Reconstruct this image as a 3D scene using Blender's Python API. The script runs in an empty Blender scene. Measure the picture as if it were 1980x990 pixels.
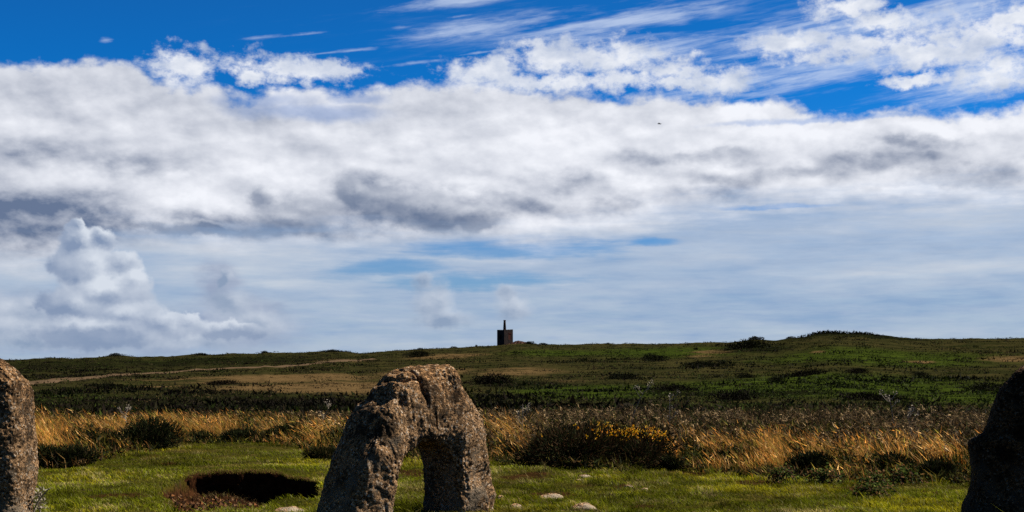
import bpy, math, random
import numpy as np

random.seed(7)
rng = np.random.default_rng(7)
sc = bpy.context.scene
COL = sc.collection
R = math.radians
F = 2430.0          # focal length in photo pixels (photo 1980 wide)
H = 1.07            # eye height in metres
HY = 715.0          # photo row of the eye level

# ------------------------------------------------------------------ camera
cam_d = bpy.data.cameras.new("camera")
cam = bpy.data.objects.new("camera", cam_d)
COL.objects.link(cam)
cam.location = (0, 0, H)
cam.rotation_euler = (R(90), 0, 0)
cam_d.sensor_width = 36.0
cam_d.lens = 36.0 * F / 1980.0
cam_d.shift_y = (HY - 495.0) / 1980.0
cam_d.clip_start = 0.1
cam_d.clip_end = 6000
sc.camera = cam

# ------------------------------------------------------------------ light
SUN_AZ, SUN_EL = R(73), R(48)       # azimuth clockwise from +Y (view direction)
sun_d = bpy.data.lights.new("sun", 'SUN')
sun_d.energy = 5.0
sun_d.angle = R(0.5)
sun_d.color = (1.0, 0.93, 0.82)
sun = bpy.data.objects.new("sun", sun_d)
COL.objects.link(sun)
sun.location = (60, 25, 70)
sun.rotation_euler = (R(90) - SUN_EL, 0, math.pi - SUN_AZ)

sc.view_settings.view_transform = 'Standard'
sc.view_settings.look = 'None'
sc.view_settings.exposure = 1.0
sc.view_settings.gamma = 1.0
sc.render.film_transparent = False
sc.cycles.max_bounces = 5
sc.cycles.diffuse_bounces = 2
sc.cycles.transmission_bounces = 3
sc.cycles.use_denoising = False
sc.cycles.sample_clamp_indirect = 1.5

# ------------------------------------------------------------------ node helper
class Sk:
    """socket wrapper with arithmetic, for node trees written as formulas"""
    def __init__(s, nt, sock): s.nt, s.s = nt, sock
    def _m(s, op, *a, clamp=False):
        n = s.nt.nodes.new('ShaderNodeMath'); n.operation = op; n.use_clamp = clamp
        for i, v in enumerate(a): put(s.nt, n.inputs[i], v)
        return Sk(s.nt, n.outputs[0])
    def __add__(s, o): return s._m('ADD', s, o)
    __radd__ = __add__
    def __sub__(s, o): return s._m('SUBTRACT', s, o)
    def __rsub__(s, o): return s._m('SUBTRACT', o, s)
    def __mul__(s, o): return s._m('MULTIPLY', s, o)
    __rmul__ = __mul__
    def __truediv__(s, o): return s._m('DIVIDE', s, o)
    def max(s, o): return s._m('MAXIMUM', s, o)
    def min(s, o): return s._m('MINIMUM', s, o)
    def pow(s, o): return s._m('POWER', s, o)
    def clamp(s): return s._m('ADD', s, 0.0, clamp=True)
    def abs(s): return s._m('ABSOLUTE', s)
    def smin(s, o, k): return s._m('SMOOTH_MIN', s, o, k)

def put(nt, inp, v):
    if isinstance(v, Sk): nt.links.new(v.s, inp)
    elif v is not None:
        if isinstance(v, (tuple, list)) and inp.type == 'RGBA' and len(v) == 3: v = (*v, 1)
        inp.default_value = v

def vmath(nt, op, *a):
    n = nt.nodes.new('ShaderNodeVectorMath'); n.operation = op
    for i, v in enumerate(a): put(nt, n.inputs[i], v)
    return Sk(nt, n.outputs['Value'] if op in ('LENGTH', 'DOT_PRODUCT', 'DISTANCE') else n.outputs['Vector'])

def noise(nt, vec, scale, detail=4, rough=0.5, dist=0.0, color=False):
    n = nt.nodes.new('ShaderNodeTexNoise')
    n.inputs['Scale'].default_value = scale; n.inputs['Detail'].default_value = detail
    n.inputs['Roughness'].default_value = rough; n.inputs['Distortion'].default_value = dist
    if vec is not None: put(nt, n.inputs['Vector'], vec)
    return Sk(nt, n.outputs['Color' if color else 'Fac'])

def voronoi(nt, vec, scale, feature='F1', out='Distance', rand=1.0):
    n = nt.nodes.new('ShaderNodeTexVoronoi'); n.feature = feature
    n.inputs['Scale'].default_value = scale; n.inputs['Randomness'].default_value = rand
    if vec is not None: put(nt, n.inputs['Vector'], vec)
    return Sk(nt, n.outputs[out])

def sstep(nt, x, a, b, lo=0.0, hi=1.0):
    n = nt.nodes.new('ShaderNodeMapRange'); n.interpolation_type = 'SMOOTHSTEP'
    for k, v in (('Value', x), ('From Min', a), ('From Max', b), ('To Min', lo), ('To Max', hi)):
        put(nt, n.inputs[k], v)
    return Sk(nt, n.outputs['Result'])

def mixc(nt, f, a, b, blend='MIX'):
    n = nt.nodes.new('ShaderNodeMix'); n.data_type = 'RGBA'; n.blend_type = blend
    put(nt, n.inputs[0], f); put(nt, n.inputs[6], a); put(nt, n.inputs[7], b)
    return Sk(nt, n.outputs[2])

def fcurve(nt, x, pts, xlo, xhi, ylo, yhi):
    n = nt.nodes.new('ShaderNodeFloatCurve')
    c = n.mapping.curves[0]
    pts = sorted((min(max((px - xlo) / (xhi - xlo), 0), 1), min(max((py - ylo) / (yhi - ylo), 0), 1)) for px, py in pts)
    c.points[0].location = pts[0]; c.points[1].location = pts[-1]
    for p in pts[1:-1]: c.points.new(*p)
    n.mapping.update()
    put(nt, n.inputs['Value'], (x - xlo) / (xhi - xlo))
    return Sk(nt, n.outputs[0]) * (yhi - ylo) + ylo

# ------------------------------------------------------------------ world: Nishita sky with clouds by direction
def sxy(X, Y):
    """photo position -> azimuth and elevation, both as angle * F"""
    az = math.atan((X - 990) / F)
    return az * F, math.atan((HY - Y) / F * math.cos(az)) * F

world = bpy.data.worlds.new("World"); sc.world = world
world.use_nodes = True
world.cycles.sampling_method = 'MANUAL'; world.cycles.sample_map_resolution = 512
wt = world.node_tree; wt.nodes.clear()
def build_sky():
    nt = wt
    out = nt.nodes.new('ShaderNodeOutputWorld'); bg = nt.nodes.new('ShaderNodeBackground')
    nt.links.new(bg.outputs[0], out.inputs[0]); bg.inputs['Strength'].default_value = 0.05
    tc = nt.nodes.new('ShaderNodeTexCoord')
    d = Sk(nt, tc.outputs['Generated'])
    d = vmath(nt, 'NORMALIZE', d)
    sp = nt.nodes.new('ShaderNodeSeparateXYZ'); put(nt, sp.inputs[0], d)
    dx, dy, dz = (Sk(nt, o) for o in sp.outputs)
    sx = dx._m('ARCTAN2', dx, dy) * F
    sy = dz._m('ARCSINE', dz) * F
    cb = nt.nodes.new('ShaderNodeCombineXYZ'); put(nt, cb.inputs[0], sx); put(nt, cb.inputs[1], sy)
    P = Sk(nt, cb.outputs[0])
    # clear sky
    sk = nt.nodes.new('ShaderNodeTexSky'); sk.sky_type = 'NISHITA'; sk.sun_disc = False
    sk.sun_elevation = SUN_EL; sk.sun_rotation = SUN_AZ
    sk.air_density = 1.0; sk.dust_density = 0.3; sk.ozone_density = 3.0
    nish = Sk(nt, sk.outputs[0])
    el = sy / F
    lowf = sstep(nt, el, 0.0, 0.24)
    tint = mixc(nt, lowf, SKY_LOW, SKY_HIGH)
    tint = mixc(nt, sstep(nt, el, 0.12, 0.75), tint, SKY_ZENITH)
    blue = mixc(nt, 1.0, nish, tint, 'MULTIPLY')

    dflat = vmath(nt, 'MULTIPLY', d, (1, 1, 1.7))
    dstreak = vmath(nt, 'MULTIPLY', d, (1, 1, 9.0))
    # domain warp
    w1 = noise(nt, dflat, 22, 5, 0.55, color=True)
    w2 = noise(nt, d, 90, 5, 0.6, color=True)
    w1s = nt.nodes.new('ShaderNodeSeparateColor'); put(nt, w1s.inputs[0], w1); w1x = Sk(nt, w1s.outputs[2])
    def warp(a1, a2):
        o = vmath(nt, 'MULTIPLY', vmath(nt, 'SUBTRACT', w1, (.5, .5, .5)), (a1 * 1.6, a1, 0))
        o2 = vmath(nt, 'MULTIPLY', vmath(nt, 'SUBTRACT', w2, (.5, .5, .5)), (a2, a2, 0))
        return vmath(nt, 'ADD', P, vmath(nt, 'ADD', o, o2))
    def blobs(p, lst, k=0.0):
        acc = None
        for X, Y, rx, ry in lst:
            bx, by = sxy(X, Y)
            n = nt.nodes.new('ShaderNodeVectorMath'); n.operation = 'MULTIPLY_ADD'
            put(nt, n.inputs[0], p)
            n.inputs[1].default_value = (1 / rx, 1 / ry, 0); n.inputs[2].default_value = (-bx / rx, -by / ry, 0)
            l = vmath(nt, 'LENGTH', Sk(nt, n.outputs[0]))
            acc = l if acc is None else (acc.smin(l, k) if k else acc.min(l))
        return acc
    # puff noise with a shifted twin for light-side shading (sun upper right)
    n1 = noise(nt, dflat, 20, 6, 0.50)
    doff = vmath(nt, 'ADD', dflat, (0.008, 0.0, 0.022))
    n1b = noise(nt, doff, 20, 6, 0.50)
    n3 = noise(nt, dflat, 52, 6, 0.52)
    n3b = noise(nt, vmath(nt, 'ADD', dflat, (0.0035, 0.0, 0.0085)), 52, 6, 0.52)
    rel = (n1 - n1b) + (n3 - n3b) * 0.55                                        # >0 facing light
    nf = noise(nt, d, 120, 7, 0.62)
    ns = noise(nt, dstreak, 9, 8, 0.6)
    ns2 = noise(nt, dstreak, 24, 7, 0.6)
    fil = noise(nt, dflat, 60, 9, 0.62)
    nst = noise(nt, vmath(nt, 'MULTIPLY', d, (1, 1, 3.5)), 30, 7, 0.58)

    # ---- cirrus: streaks rising to the right
    shear = nt.nodes.new('ShaderNodeVectorMath'); shear.operation = 'DOT_PRODUCT'
    cz = dz - dx * 0.13
    cc = nt.nodes.new('ShaderNodeCombineXYZ'); put(nt, cc.inputs[0], dx * 1.0); put(nt, cc.inputs[1], dy); put(nt, cc.inputs[2], cz * 9.0)
    ci = noise(nt, Sk(nt, cc.outputs[0]), 7, 8, 0.55, 0.6) * 0.55 + noise(nt, Sk(nt, cc.outputs[0]), 30, 8, 0.62, 0.3) * 0.45
    pc = nt.nodes.new('ShaderNodeCombineXYZ'); put(nt, pc.inputs[0], sx); put(nt, pc.inputs[1], sy - sx * 0.13)
    def cb_(X, Y, rx, ry):                                # blob in sheared space
        return (X, Y, rx, ry)
    def sblobs(lst):
        acc = None
        for X, Y, rx, ry in lst:
            bx, by = sxy(X, Y); by -= bx * 0.13
            n = nt.nodes.new('ShaderNodeVectorMath'); n.operation = 'MULTIPLY_ADD'
            put(nt, n.inputs[0], Sk(nt, pc.outputs[0]))
            n.inputs[1].default_value = (1 / rx, 1 / ry, 0); n.inputs[2].default_value = (-bx / rx, -by / ry, 0)
            l = vmath(nt, 'LENGTH', Sk(nt, n.outputs[0]))
            acc = l if acc is None else acc.min(l)
        return acc
    cd = sblobs([(960, 50, 240, 26), (1200, 42, 300, 38), (1560, 70, 380, 60), (1850, 20, 300, 50), (1500, 160, 380, 40), (880, 2, 180, 16), (1880, 150, 170, 70), (1250, 100, 240, 40)])
    cirA = sstep(nt, ci + (1.0 - cd) * 0.20 + (fil - 0.5) * 0.12, 0.46, 0.80) * sstep(nt, cd, 1.35, 0.4) * 0.70
    thin = sblobs([(500, 73, 48, 4), (590, 66, 60, 3), (775, 53, 42, 4), (690, 97, 42, 4), (625, 103, 60, 2.5), (800, 122, 60, 4), (870, 5, 110, 9), (960, 62, 60, 4), (900, 30, 50, 3), (940, 100, 80, 3), (205, 77, 10, 5)])
    thA = sstep(nt, thin + (fil - 0.5) * 2.2 + (ci - 0.5) * 5.0, 1.1, -0.6) * 0.40
    cirA = cirA.max(thA).max(sstep(nt, ci, 0.50, 0.78) * sstep(nt, sx, -700.0, 500.0) * 0.26)
    base = mixc(nt, cirA, blue, tuple(10 * c for c in (0.62, 0.72, 0.90)))

    # ---- veil of thin cloud between the bank and the horizon
    veil_t = fcurve(nt, sx, [(sxy(X, Y)[0], sxy(X, Y)[1]) for X, Y in
            [(-900, 480), (0, 440), (600, 430), (1100, 410), (1500, 340), (1980, 300), (2700, 300)]], -1700, 1700, 0, 800)
    gaps = blobs(warp(26, 8), [(1000, 478, 260, 26), (1255, 470, 60, 10), (760, 520, 130, 24), (900, 545, 260, 20), (1500, 400, 120, 5)])
    gapm = sstep(nt, gaps + (ns - 0.5) * 1.5 + (ns2 - 0.5) * 0.9, 1.15, 0.25)
    veilA = sstep(nt, sy, veil_t + 60.0, veil_t - 40.0) * (0.88 - 0.62 * gapm - (ns2 - 0.5) * 0.5).clamp()
    veilA = veilA * sstep(nt, sy, -60.0, -5.0)
    vb = 0.42 + (ns - 0.5) * 1.35 + (ns2 - 0.5) * 0.85 + (nst - 0.5) * 0.5
    wst = blobs(warp(16, 6), [(1850, 517, 240, 17), (1720, 530, 140, 10), (1850, 420, 200, 30), (480, 505, 250, 52), (360, 480, 160, 24), (40, 505, 80, 40), (560, 545, 160, 14), (880, 500, 160, 10), (735, 540, 45, 7), (1010, 440, 330, 20)])
    vb = vb + sstep(nt, wst + (ns2 - 0.5) * 1.2, 1.3, 0.0) * 0.50
    vb = vb - sstep(nt, blobs(warp(30, 10), [(60, 620, 330, 50), (420, 640, 200, 44), (300, 650, 330, 30), (1500, 590, 500, 40)]), 1.3, 0.2) * 0.20
    veilC = mixc(nt, vb.clamp(), tuple(10 * c for c in (0.285, 0.405, 0.60)), tuple(10 * c for c in (0.60, 0.65, 0.725)))
    base = mixc(nt, veilA, base, veilC)

    # ---- the main bank
    top = fcurve(nt, sx, [sxy(X, Y) for X, Y in
        [(-1000, 250), (-300, 160), (-80, 120), (0, 120), (60, 124), (130, 114), (220, 106), (270, 118), (300, 150), (420, 170), (480, 185), (560, 172), (660, 166), (760, 162),
         (850, 158), (960, 160), (1080, 176), (1180, 182), (1300, 180), (1420, 184), (1470, 186), (1500, 180), (1530, 198), (1590, 212), (1700, 212), (1800, 207), (1980, 203), (2300, 210), (3000, 300)]],
        -1700, 1700, 0, 800)
    bot = fcurve(nt, sx, [sxy(X, Y) for X, Y in
        [(-1000, 480), (-80, 500), (0, 496), (90, 498), (200, 472), (300, 456), (450, 462), (600, 458), (750, 462), (860, 458), (960, 462), (1040, 470), (1120, 448), (1220, 432), (1300, 412), (1400, 396), (1500, 388), (1700, 382), (1980, 368), (2300, 360), (3000, 330)]],
        -1700, 1700, 0, 800)
    wy = (n1 - 0.5) * 60.0 + (n3 - 0.5) * 46.0 + (nf - 0.5) * 20.0 + (fil - 0.5) * 16.0
    aT = sstep(nt, top - sy + wy, -4.0, 20.0)
    wyb = (ns - 0.5) * 90.0 + (n1 - 0.5) * 50.0 + (nst - 0.5) * 50.0
    aB = sstep(nt, sy - bot + wyb, -46.0, 46.0)
    bankA = aT * aB
    # shading of the bank
    pw = warp(70, 14)
    dark = blobs(pw, [(10, 430, 210, 72), (150, 436, 170, 50), (830, 412, 170, 42), (715, 375, 80, 46), (520, 446, 300, 20), (430, 432, 120, 24)], 0.3)
    dk = sstep(nt, dark + (n1 - 0.5) * 1.1 + (fil - 0.5) * 0.5, 1.45, 0.15)
    dark2 = blobs(pw, [(1420, 345, 110, 22), (1395, 378, 70, 16), (1690, 314, 120, 18), (230, 312, 130, 22), (1180, 392, 90, 18), (1100, 350, 110, 22), (1330, 305, 140, 14), (1870, 340, 110, 18), (1760, 280, 100, 12), (60, 290, 110, 22), (600, 410, 110, 30), (1010, 395, 90, 20), (1560, 335, 90, 18)], 0.3)
    dk = dk.max(sstep(nt, dark2 + (n1 - 0.5) * 1.4 + (fil - 0.5) * 0.5, 1.6, -0.1) * 0.62)
    bright = blobs(pw, [(340, 370, 130, 34), (180, 345, 120, 24), (560, 345, 110, 45), (740, 330, 90, 40), (460, 335, 90, 30), (1120, 260, 180, 30), (1000, 300, 120, 36), (1500, 255, 200, 28), (1750, 370, 140, 10), (1450, 215, 70, 25), (1850, 245, 200, 18), (1250, 350, 90, 14), (1100, 430, 130, 14), (930, 355, 80, 18)])
    br = sstep(nt, bright + (n1 - 0.5) * 1.5 + (fil - 0.5) * 0.5, 1.6, 0.0)
    lum = 0.68 + rel * 0.72 + (n1 - 0.5) * 0.15 + (fil - 0.5) * 0.16 + (w1x - 0.5) * 0.16 + br * 0.24 - dk * (0.50 + sstep(nt, sx, sxy(420, 0)[0], sxy(200, 0)[0]) * 0.04) + dk * ((n3 - 0.5) * 0.55 + (fil - 0.5) * 0.25)
    lum = lum - sstep(nt, sx, sxy(500, 0)[0], sxy(-100, 0)[0]) * 0.07
    lum = lum + sstep(nt, sx, sxy(700, 0)[0], sxy(1300, 0)[0]) * sstep(nt, dk, 0.5, 0.0) * 0.07
    # grey heads of cloud standing in front of the bright bank
    bn = noise(nt, d, 48, 5, 0.5)
    pf = warp(44, 22)
    fl_ = [(515, 385, 34, 30), (590, 415, 70, 34), (560, 430, 90, 22), (690, 378, 44, 36), (740, 392, 60, 40), (830, 412, 110, 36), (910, 420, 80, 24), (380, 440, 120, 16)]
    fc = blobs(pf, fl_, 0.25)
    fc2 = blobs(vmath(nt, 'ADD', pf, (-10.0, -16.0, 0.0)), fl_, 0.25)
    fA = sstep(nt, fc + (bn - 0.5) * 0.9 + (nf - 0.5) * 0.25 + (fil - 0.5) * 0.3, 1.12, 0.62)
    flum = 0.39 + (fc - fc2) * 0.8 + (bn - 0.5) * 0.6 + rel * 0.5
    # thin places let the blue through near the top edge
    bankC = mixc(nt, lum.clamp(), tuple(10 * c for c in (0.135, 0.185, 0.30)), tuple(10 * c for c in (0.90, 0.92, 0.98)))
    bankC = mixc(nt, fA * 0.66, bankC, mixc(nt, flum.clamp(), tuple(10 * c for c in (0.15, 0.20, 0.31)), tuple(10 * c for c in (0.68, 0.71, 0.78))))
    thinb = blobs(warp(30, 16), [(520, 195, 130, 30), (690, 190, 80, 14), (590, 215, 170, 24), (1620, 230, 250, 8)])
    bankA = bankA * (1.0 - sstep(nt, thinb + (n1 - 0.5) * 1.4, 1.1, 0.3) * 0.38)
    base = mixc(nt, bankA, base, bankC)

    # ---- loose puffs over the bank
    pd = warp(46, 34)
    puff = blobs(pd, [(352, 132, 56, 34), (560, 136, 128, 26), (650, 132, 60, 14), (480, 140, 40, 22), (950, 135, 85, 26), (1090, 115, 130, 40), (1200, 110, 90, 34), (1060, 160, 190, 18), (1200, 155, 130, 24), (1310, 140, 90, 32), (1400, 155, 60, 24), (1300, 165, 120, 14),
                      (1530, 85, 90, 26), (1660, 95, 150, 32), (1800, 100, 130, 30), (1900, 75, 130, 52), (1640, 12, 60, 20), (1720, 45, 90, 18), (1960, 40, 70, 24), (1940, 140, 90, 36), (1760, 150, 60, 12)])
    fr = (n1 - 0.5) * 1.0 + (fil - 0.5) * 2.6 + (nf - 0.5) * 1.0
    pA = sstep(nt, puff + fr, 1.32, 0.25)
    plum = 0.72 + rel * 1.3 + (fil - 0.5) * 0.8 + sstep(nt, puff, 1.0, 0.2) * 0.06
    pC = mixc(nt, plum.clamp(), tuple(10 * c for c in (0.30, 0.40, 0.60)), tuple(10 * c for c in (0.90, 0.92, 0.96)))
    base = mixc(nt, pA * 0.93, base, pC)

    # ---- grey haze of distant cloud low on the left
    gz = blobs(warp(50, 20), [(40, 612, 230, 46), (250, 640, 260, 44), (470, 625, 110, 62), (420, 560, 40, 50)], 0.3)
    gzA = sstep(nt, gz + (nst - 0.5) * 0.9, 1.35, 0.35) * 0.74
    base = mixc(nt, gzA, base, mixc(nt, (0.5 + (nst - 0.5) * 1.2 + rel).clamp(), tuple(10 * c for c in (0.26, 0.315, 0.46)), tuple(10 * c for c in (0.42, 0.475, 0.61))))

    # ---- low cumulus near the horizon, hazier with distance
    pcu = warp(40, 26)
    bk = [(428, 545, 14, 22), (445, 590, 45, 34), (490, 625, 70, 36), (400, 640, 130, 26), (835, 590, 42, 46), (815, 550, 24, 22), (860, 618, 60, 22), (990, 595, 34, 26), (985, 575, 24, 18), (60, 665, 90, 14), (190, 665, 60, 10), (20, 610, 130, 50), (70, 645, 190, 32), (330, 655, 180, 24)]
    back = blobs(pcu, bk, 0.25)
    back2 = blobs(vmath(nt, 'ADD', pcu, (-12.0, -16.0, 0.0)), bk, 0.25)
    bA = sstep(nt, back + (fil - 0.5) * 0.8, 1.3, 0.35) * 0.86
    blum = 0.44 + (back - back2) * 0.38 + rel * 0.9 + (bn - 0.5) * 0.6 + (fil - 0.5) * 0.4
    bC = mixc(nt, blum.clamp(), tuple(10 * c for c in (0.25, 0.335, 0.48)), tuple(10 * c for c in (0.68, 0.73, 0.81)))
    base = mixc(nt, bA, base, bC)
    tow = [(140, 446, 20, 22), (150, 478, 40, 34), (192, 470, 40, 26), (165, 520, 66, 50), (228, 518, 46, 34), (250, 552, 42, 40), (200, 572, 96, 50), (145, 590, 62, 50), (235, 615, 100, 40), (310, 630, 90, 30), (190, 645, 140, 30), (365, 628, 56, 22), (440, 640, 80, 22)]
    cu = blobs(pcu, tow, 0.22)
    off = vmath(nt, 'ADD', pcu, (-14.0, -16.0, 0.0))
    cu2 = blobs(off, tow, 0.22)
    cA = sstep(nt, cu + (bn - 0.5) * 0.9 + (nf - 0.5) * 0.25, 1.04, 0.74) * sstep(nt, sy, 35.0, 130.0, 0.55, 0.98)
    side = (cu - cu2) * 0.75
    cuw = blobs(pcu, [(150, 620, 34, 14), (368, 628, 50, 16), (255, 545, 34, 28), (145, 448, 20, 18), (215, 535, 55, 36)])
    clum = 0.45 + side * 1.25 + (bn - 0.5) * 0.8 + rel * 0.5 + (fil - 0.5) * 0.2 + sstep(nt, cuw, 1.3, 0.2) * 0.3 - sstep(nt, sx, sxy(170, 0)[0], sxy(90, 0)[0]) * 0.1
    cC = mixc(nt, clum.clamp(), tuple(10 * c for c in (0.225, 0.30, 0.45)), tuple(10 * c for c in (0.68, 0.735, 0.82)))
    base = mixc(nt, cA, base, cC)
    put(nt, bg.inputs['Color'], base)
SKY_LOW = (0.30, 0.56, 0.90)
SKY_HIGH = (0.012, 0.50, 1.10)
SKY_ZENITH = (0.17, 0.15, 0.145)
build_sky()

# ------------------------------------------------------------------ numpy noise
def _hash(ix, iy, iz, seed):
    h = (ix.astype(np.int64) * 374761393 + iy.astype(np.int64) * 668265263 + iz.astype(np.int64) * 2147483647 + seed * 974711) & 0xFFFFFFFF
    h = ((h ^ (h >> 13)) * 1274126177) & 0xFFFFFFFF
    h = ((h ^ (h >> 15)) * 2246822519) & 0xFFFFFFFF
    return ((h ^ (h >> 16)) & 0xFFFFFF) / float(0xFFFFFF)
def vnoise(p, seed=0):
    i = np.floor(p).astype(np.int64); f = p - i
    f = f * f * f * (f * (f * 6 - 15) + 10)
    r = 0
    for a in (0, 1):
        wx = f[:, 0] if a else 1 - f[:, 0]
        for b in (0, 1):
            wy = f[:, 1] if b else 1 - f[:, 1]
            for c in (0, 1):
                wz = f[:, 2] if c else 1 - f[:, 2]
                r = r + wx * wy * wz * _hash(i[:, 0] + a, i[:, 1] + b, i[:, 2] + c, seed)
    return r * 2 - 1
def fbm(p, oct=4, seed=0, gain=0.5):
    r = 0; a = 1; t = 0; p = np.asarray(p, float)
    for o in range(oct):
        r = r + a * vnoise(p * (2.03 ** o) + 17.3 * o, seed + o); t += a; a *= gain
    return r / t
def fbm2(x, y, s, oct=4, seed=0, gain=0.5):
    x = np.asarray(x, float); y = np.asarray(y, float)
    sh = np.broadcast(x, y).shape
    x = np.broadcast_to(x, sh).ravel(); y = np.broadcast_to(y, sh).ravel()
    return fbm(np.stack([x / s, y / s, 0 * x + 0.5], 1), oct, seed, gain).reshape(sh)
def worley(p, seed=0):
    i = np.floor(p).astype(np.int64); best = np.full(len(p), 9.0)
    for a in (-1, 0, 1):
        for b in (-1, 0, 1):
            for c in (-1, 0, 1):
                jx, jy, jz = i[:, 0] + a, i[:, 1] + b, i[:, 2] + c
                q = np.stack([jx + _hash(jx, jy, jz, seed), jy + _hash(jx, jy, jz, seed + 1), jz + _hash(jx, jy, jz, seed + 2)], 1)
                best = np.minimum(best, ((p - q) ** 2).sum(1))
    return np.sqrt(best)
def smooth(x, a, b):
    t = np.clip((x - a) / (b - a), 0, 1); return t * t * (3 - 2 * t)

# ------------------------------------------------------------------ terrain height
SKYLINE = np.array([(-900, 700), (-200, 698), (0, 695), (30, 695), (60, 693), (100, 690), (150, 692), (190, 690), (220, 687), (265, 690), (320, 691), (350, 688), (380, 685), (410, 686), (450, 683), (500, 683),
    (512, 680), (530, 682), (580, 682), (640, 678), (668, 679), (692, 683), (740, 679), (800, 676), (860, 673), (900, 671), (960, 668), (992, 665), (1020, 664), (1060, 666), (1100, 666), (1180, 664), (1250, 665),
    (1320, 663), (1400, 661), (1430, 658), (1460, 655), (1500, 657), (1530, 652), (1555, 650), (1572, 645), (1600, 642), (1660, 644), (1700, 648), (1745, 653), (1800, 655), (1900, 654), (1980, 653), (2300, 655), (2900, 670)], float)
RIDGE = 880.0
def px_of(az): return 990 + F * np.tan(np.clip(az, -0.75, 0.75))
def az_of(X): return np.arctan((X - 990) / F)
def e_top(az):
    X = px_of(az)
    e = (HY - np.interp(X, SKYLINE[:, 0], SKYLINE[:, 1])) / F * np.cos(np.clip(az, -.75, .75))
    w = smooth(np.abs(az), 0.6, 1.6)
    return e * (1 - w) + 0.008 * w
PIT = (-2.28, 11.3)
def pit_shape(x, y):
    """0..1 depth of the dug hollow"""
    az = np.arctan2(x, y); D = np.hypot(x, y)
    n = fbm2(x, y, 0.45, 4, 5)
    u = (px_of(az) - 462) / 152 + n * 0.10
    v = D - PIT[1] + n * 0.16 + fbm2(px_of(az), 0 * x, 46, 2, 7) * 0.10
    far = np.interp(u, [-1.2, -1.0, -.85, -.7, -.55, .3, .6, .85, 1.0, 1.2], [-.4, .2, .85, 1.4, 1.68, 1.70, 1.60, 1.15, .6, .1])
    d = smooth(far - v, 0.0, 0.055)
    nr = np.interp(u, [-1, 0.0, .25, .4, 1], [-2.2, -2.0, -1.75, -1.5, -1.4])
    ln = np.interp(u, [-1, 0.0, .25, .4, 1], [3.8, 3.6, 1.8, .7, .5])
    d = d * np.clip((v - nr) / ln, 0.0, 1.0) * np.interp(u, [-1, -.1, .45, 1], [.56, .60, .95, .95]) * (1 + fbm2(x, y, .22, 3, 9) * .22)
    d = d * smooth(u, -1.08, -0.62) ** 0.8 * (1 - smooth(u, 0.86, 1.0))
    return np.where((D > 8) & (D < 14.5), d, 0)
def zg(x, y, fine=True):
    x = np.asarray(x, float); y = np.asarray(y, float)
    D = np.hypot(x, y); az = np.arctan2(x, y)
    near = (HY * 0) + -1.03 * smooth(D, 21, 62)
    t = np.clip(np.log(np.maximum(D, 60) / 60) / math.log(RIDGE / 60), 0, 1)
    et = e_top(az)
    e = -0.035 + (et + 0.035) * t
    zh = H + np.maximum(D, 60) * e
    zr = H + RIDGE * et
    zh = np.where(D > RIDGE, zr - (D - RIDGE) * 0.05, zh)
    z = np.where(D < 60, near, zh)
    # relief
    hf = smooth(D, 45, 140)
    z = z + hf * (fbm2(x, y, 60, 4, 3) * np.minimum(D, RIDGE) * 0.0011 + fbm2(x, y, 9, 4, 8) * (0.12 + D * 0.0008))
    if fine:
        nf = 1 - smooth(D, 26, 45)
        z = z + nf * (fbm2(x, y, 1.9, 4, 11) * 0.045 + fbm2(x, y, 0.28, 3, 12) * 0.016)
        p = pit_shape(x, y)
        u = x - PIT[0]; v = y - PIT[1]
        bank = np.exp(-((v - 1.75) / 0.38) ** 2 - (u / 0.95) ** 2) * 0.05
        lip = np.exp(-((v + 1.45) / 0.22) ** 2 - ((u - 0.48) / 0.36) ** 2) * 0.10
        z = z + (bank + lip) - 0.37 * p
        # low swell below the flowering gorse
        z = z + 0.05 * np.exp(-((x - 0.4) / 0.9) ** 2 - ((y - 12.9) / 0.5) ** 2)
    return z
def gpt(X, Y):
    """ground point seen at photo position (X, Y)"""
    az = float(az_of(X)); e = (HY - Y) / F * math.cos(az)
    Ds = np.concatenate([np.arange(8, 30, .02), np.arange(30, 100, .2), np.arange(100, 900, 1.0)])
    xs, ys = Ds * math.sin(az), Ds * math.cos(az)
    zz = zg(xs, ys)
    ok = np.nonzero((zz - H) / Ds >= e)[0]
    k = ok[0] if len(ok) else len(Ds) - 1
    return np.array([xs[k], ys[k], zz[k]])
def at_dist(X, D):
    az = float(az_of(X)); x, y = D * math.sin(az), D * math.cos(az)
    return np.array([x, y, float(zg(np.array([x]), np.array([y]))[0])])

# ------------------------------------------------------------------ mesh helpers
def mesh(name, V, faces, mat=None, col=None, smooth_=False):
    me = bpy.data.meshes.new(name)
    V = np.asarray(V, np.float32); faces = np.asarray(faces, np.int32); n, k = faces.shape
    me.vertices.add(len(V)); me.vertices.foreach_set("co", V.ravel())
    me.loops.add(n * k); me.loops.foreach_set("vertex_index", faces.ravel())
    me.polygons.add(n); me.polygons.foreach_set("loop_start", np.arange(n, dtype=np.int32) * k)
    try: me.polygons.foreach_set("loop_total", np.full(n, k, np.int32))
    except Exception: pass
    if col is not None:
        c = np.ones((len(V), 4), np.float32); c[:, :col.shape[1]] = col
        at = me.attributes.new("tint", 'FLOAT_COLOR', 'POINT'); at.data.foreach_set("color", c.ravel())
    me.update(calc_edges=True); me.validate()
    me.polygons.foreach_set("use_smooth", np.full(len(me.polygons), smooth_, bool))
    if mat: me.materials.append(mat)
    return me
def link(name, me, parent=None, loc=None):
    o = bpy.data.objects.new(name, me); COL.objects.link(o)
    if parent is not None: o.parent = parent
    if loc is not None: o.location = loc
    return o
def tag(o, label=None, cat=None, group=None, kind=None):
    for k, v in (('label', label), ('category', cat), ('group', group), ('kind', kind)):
        if v: o[k] = v
    return o
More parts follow.
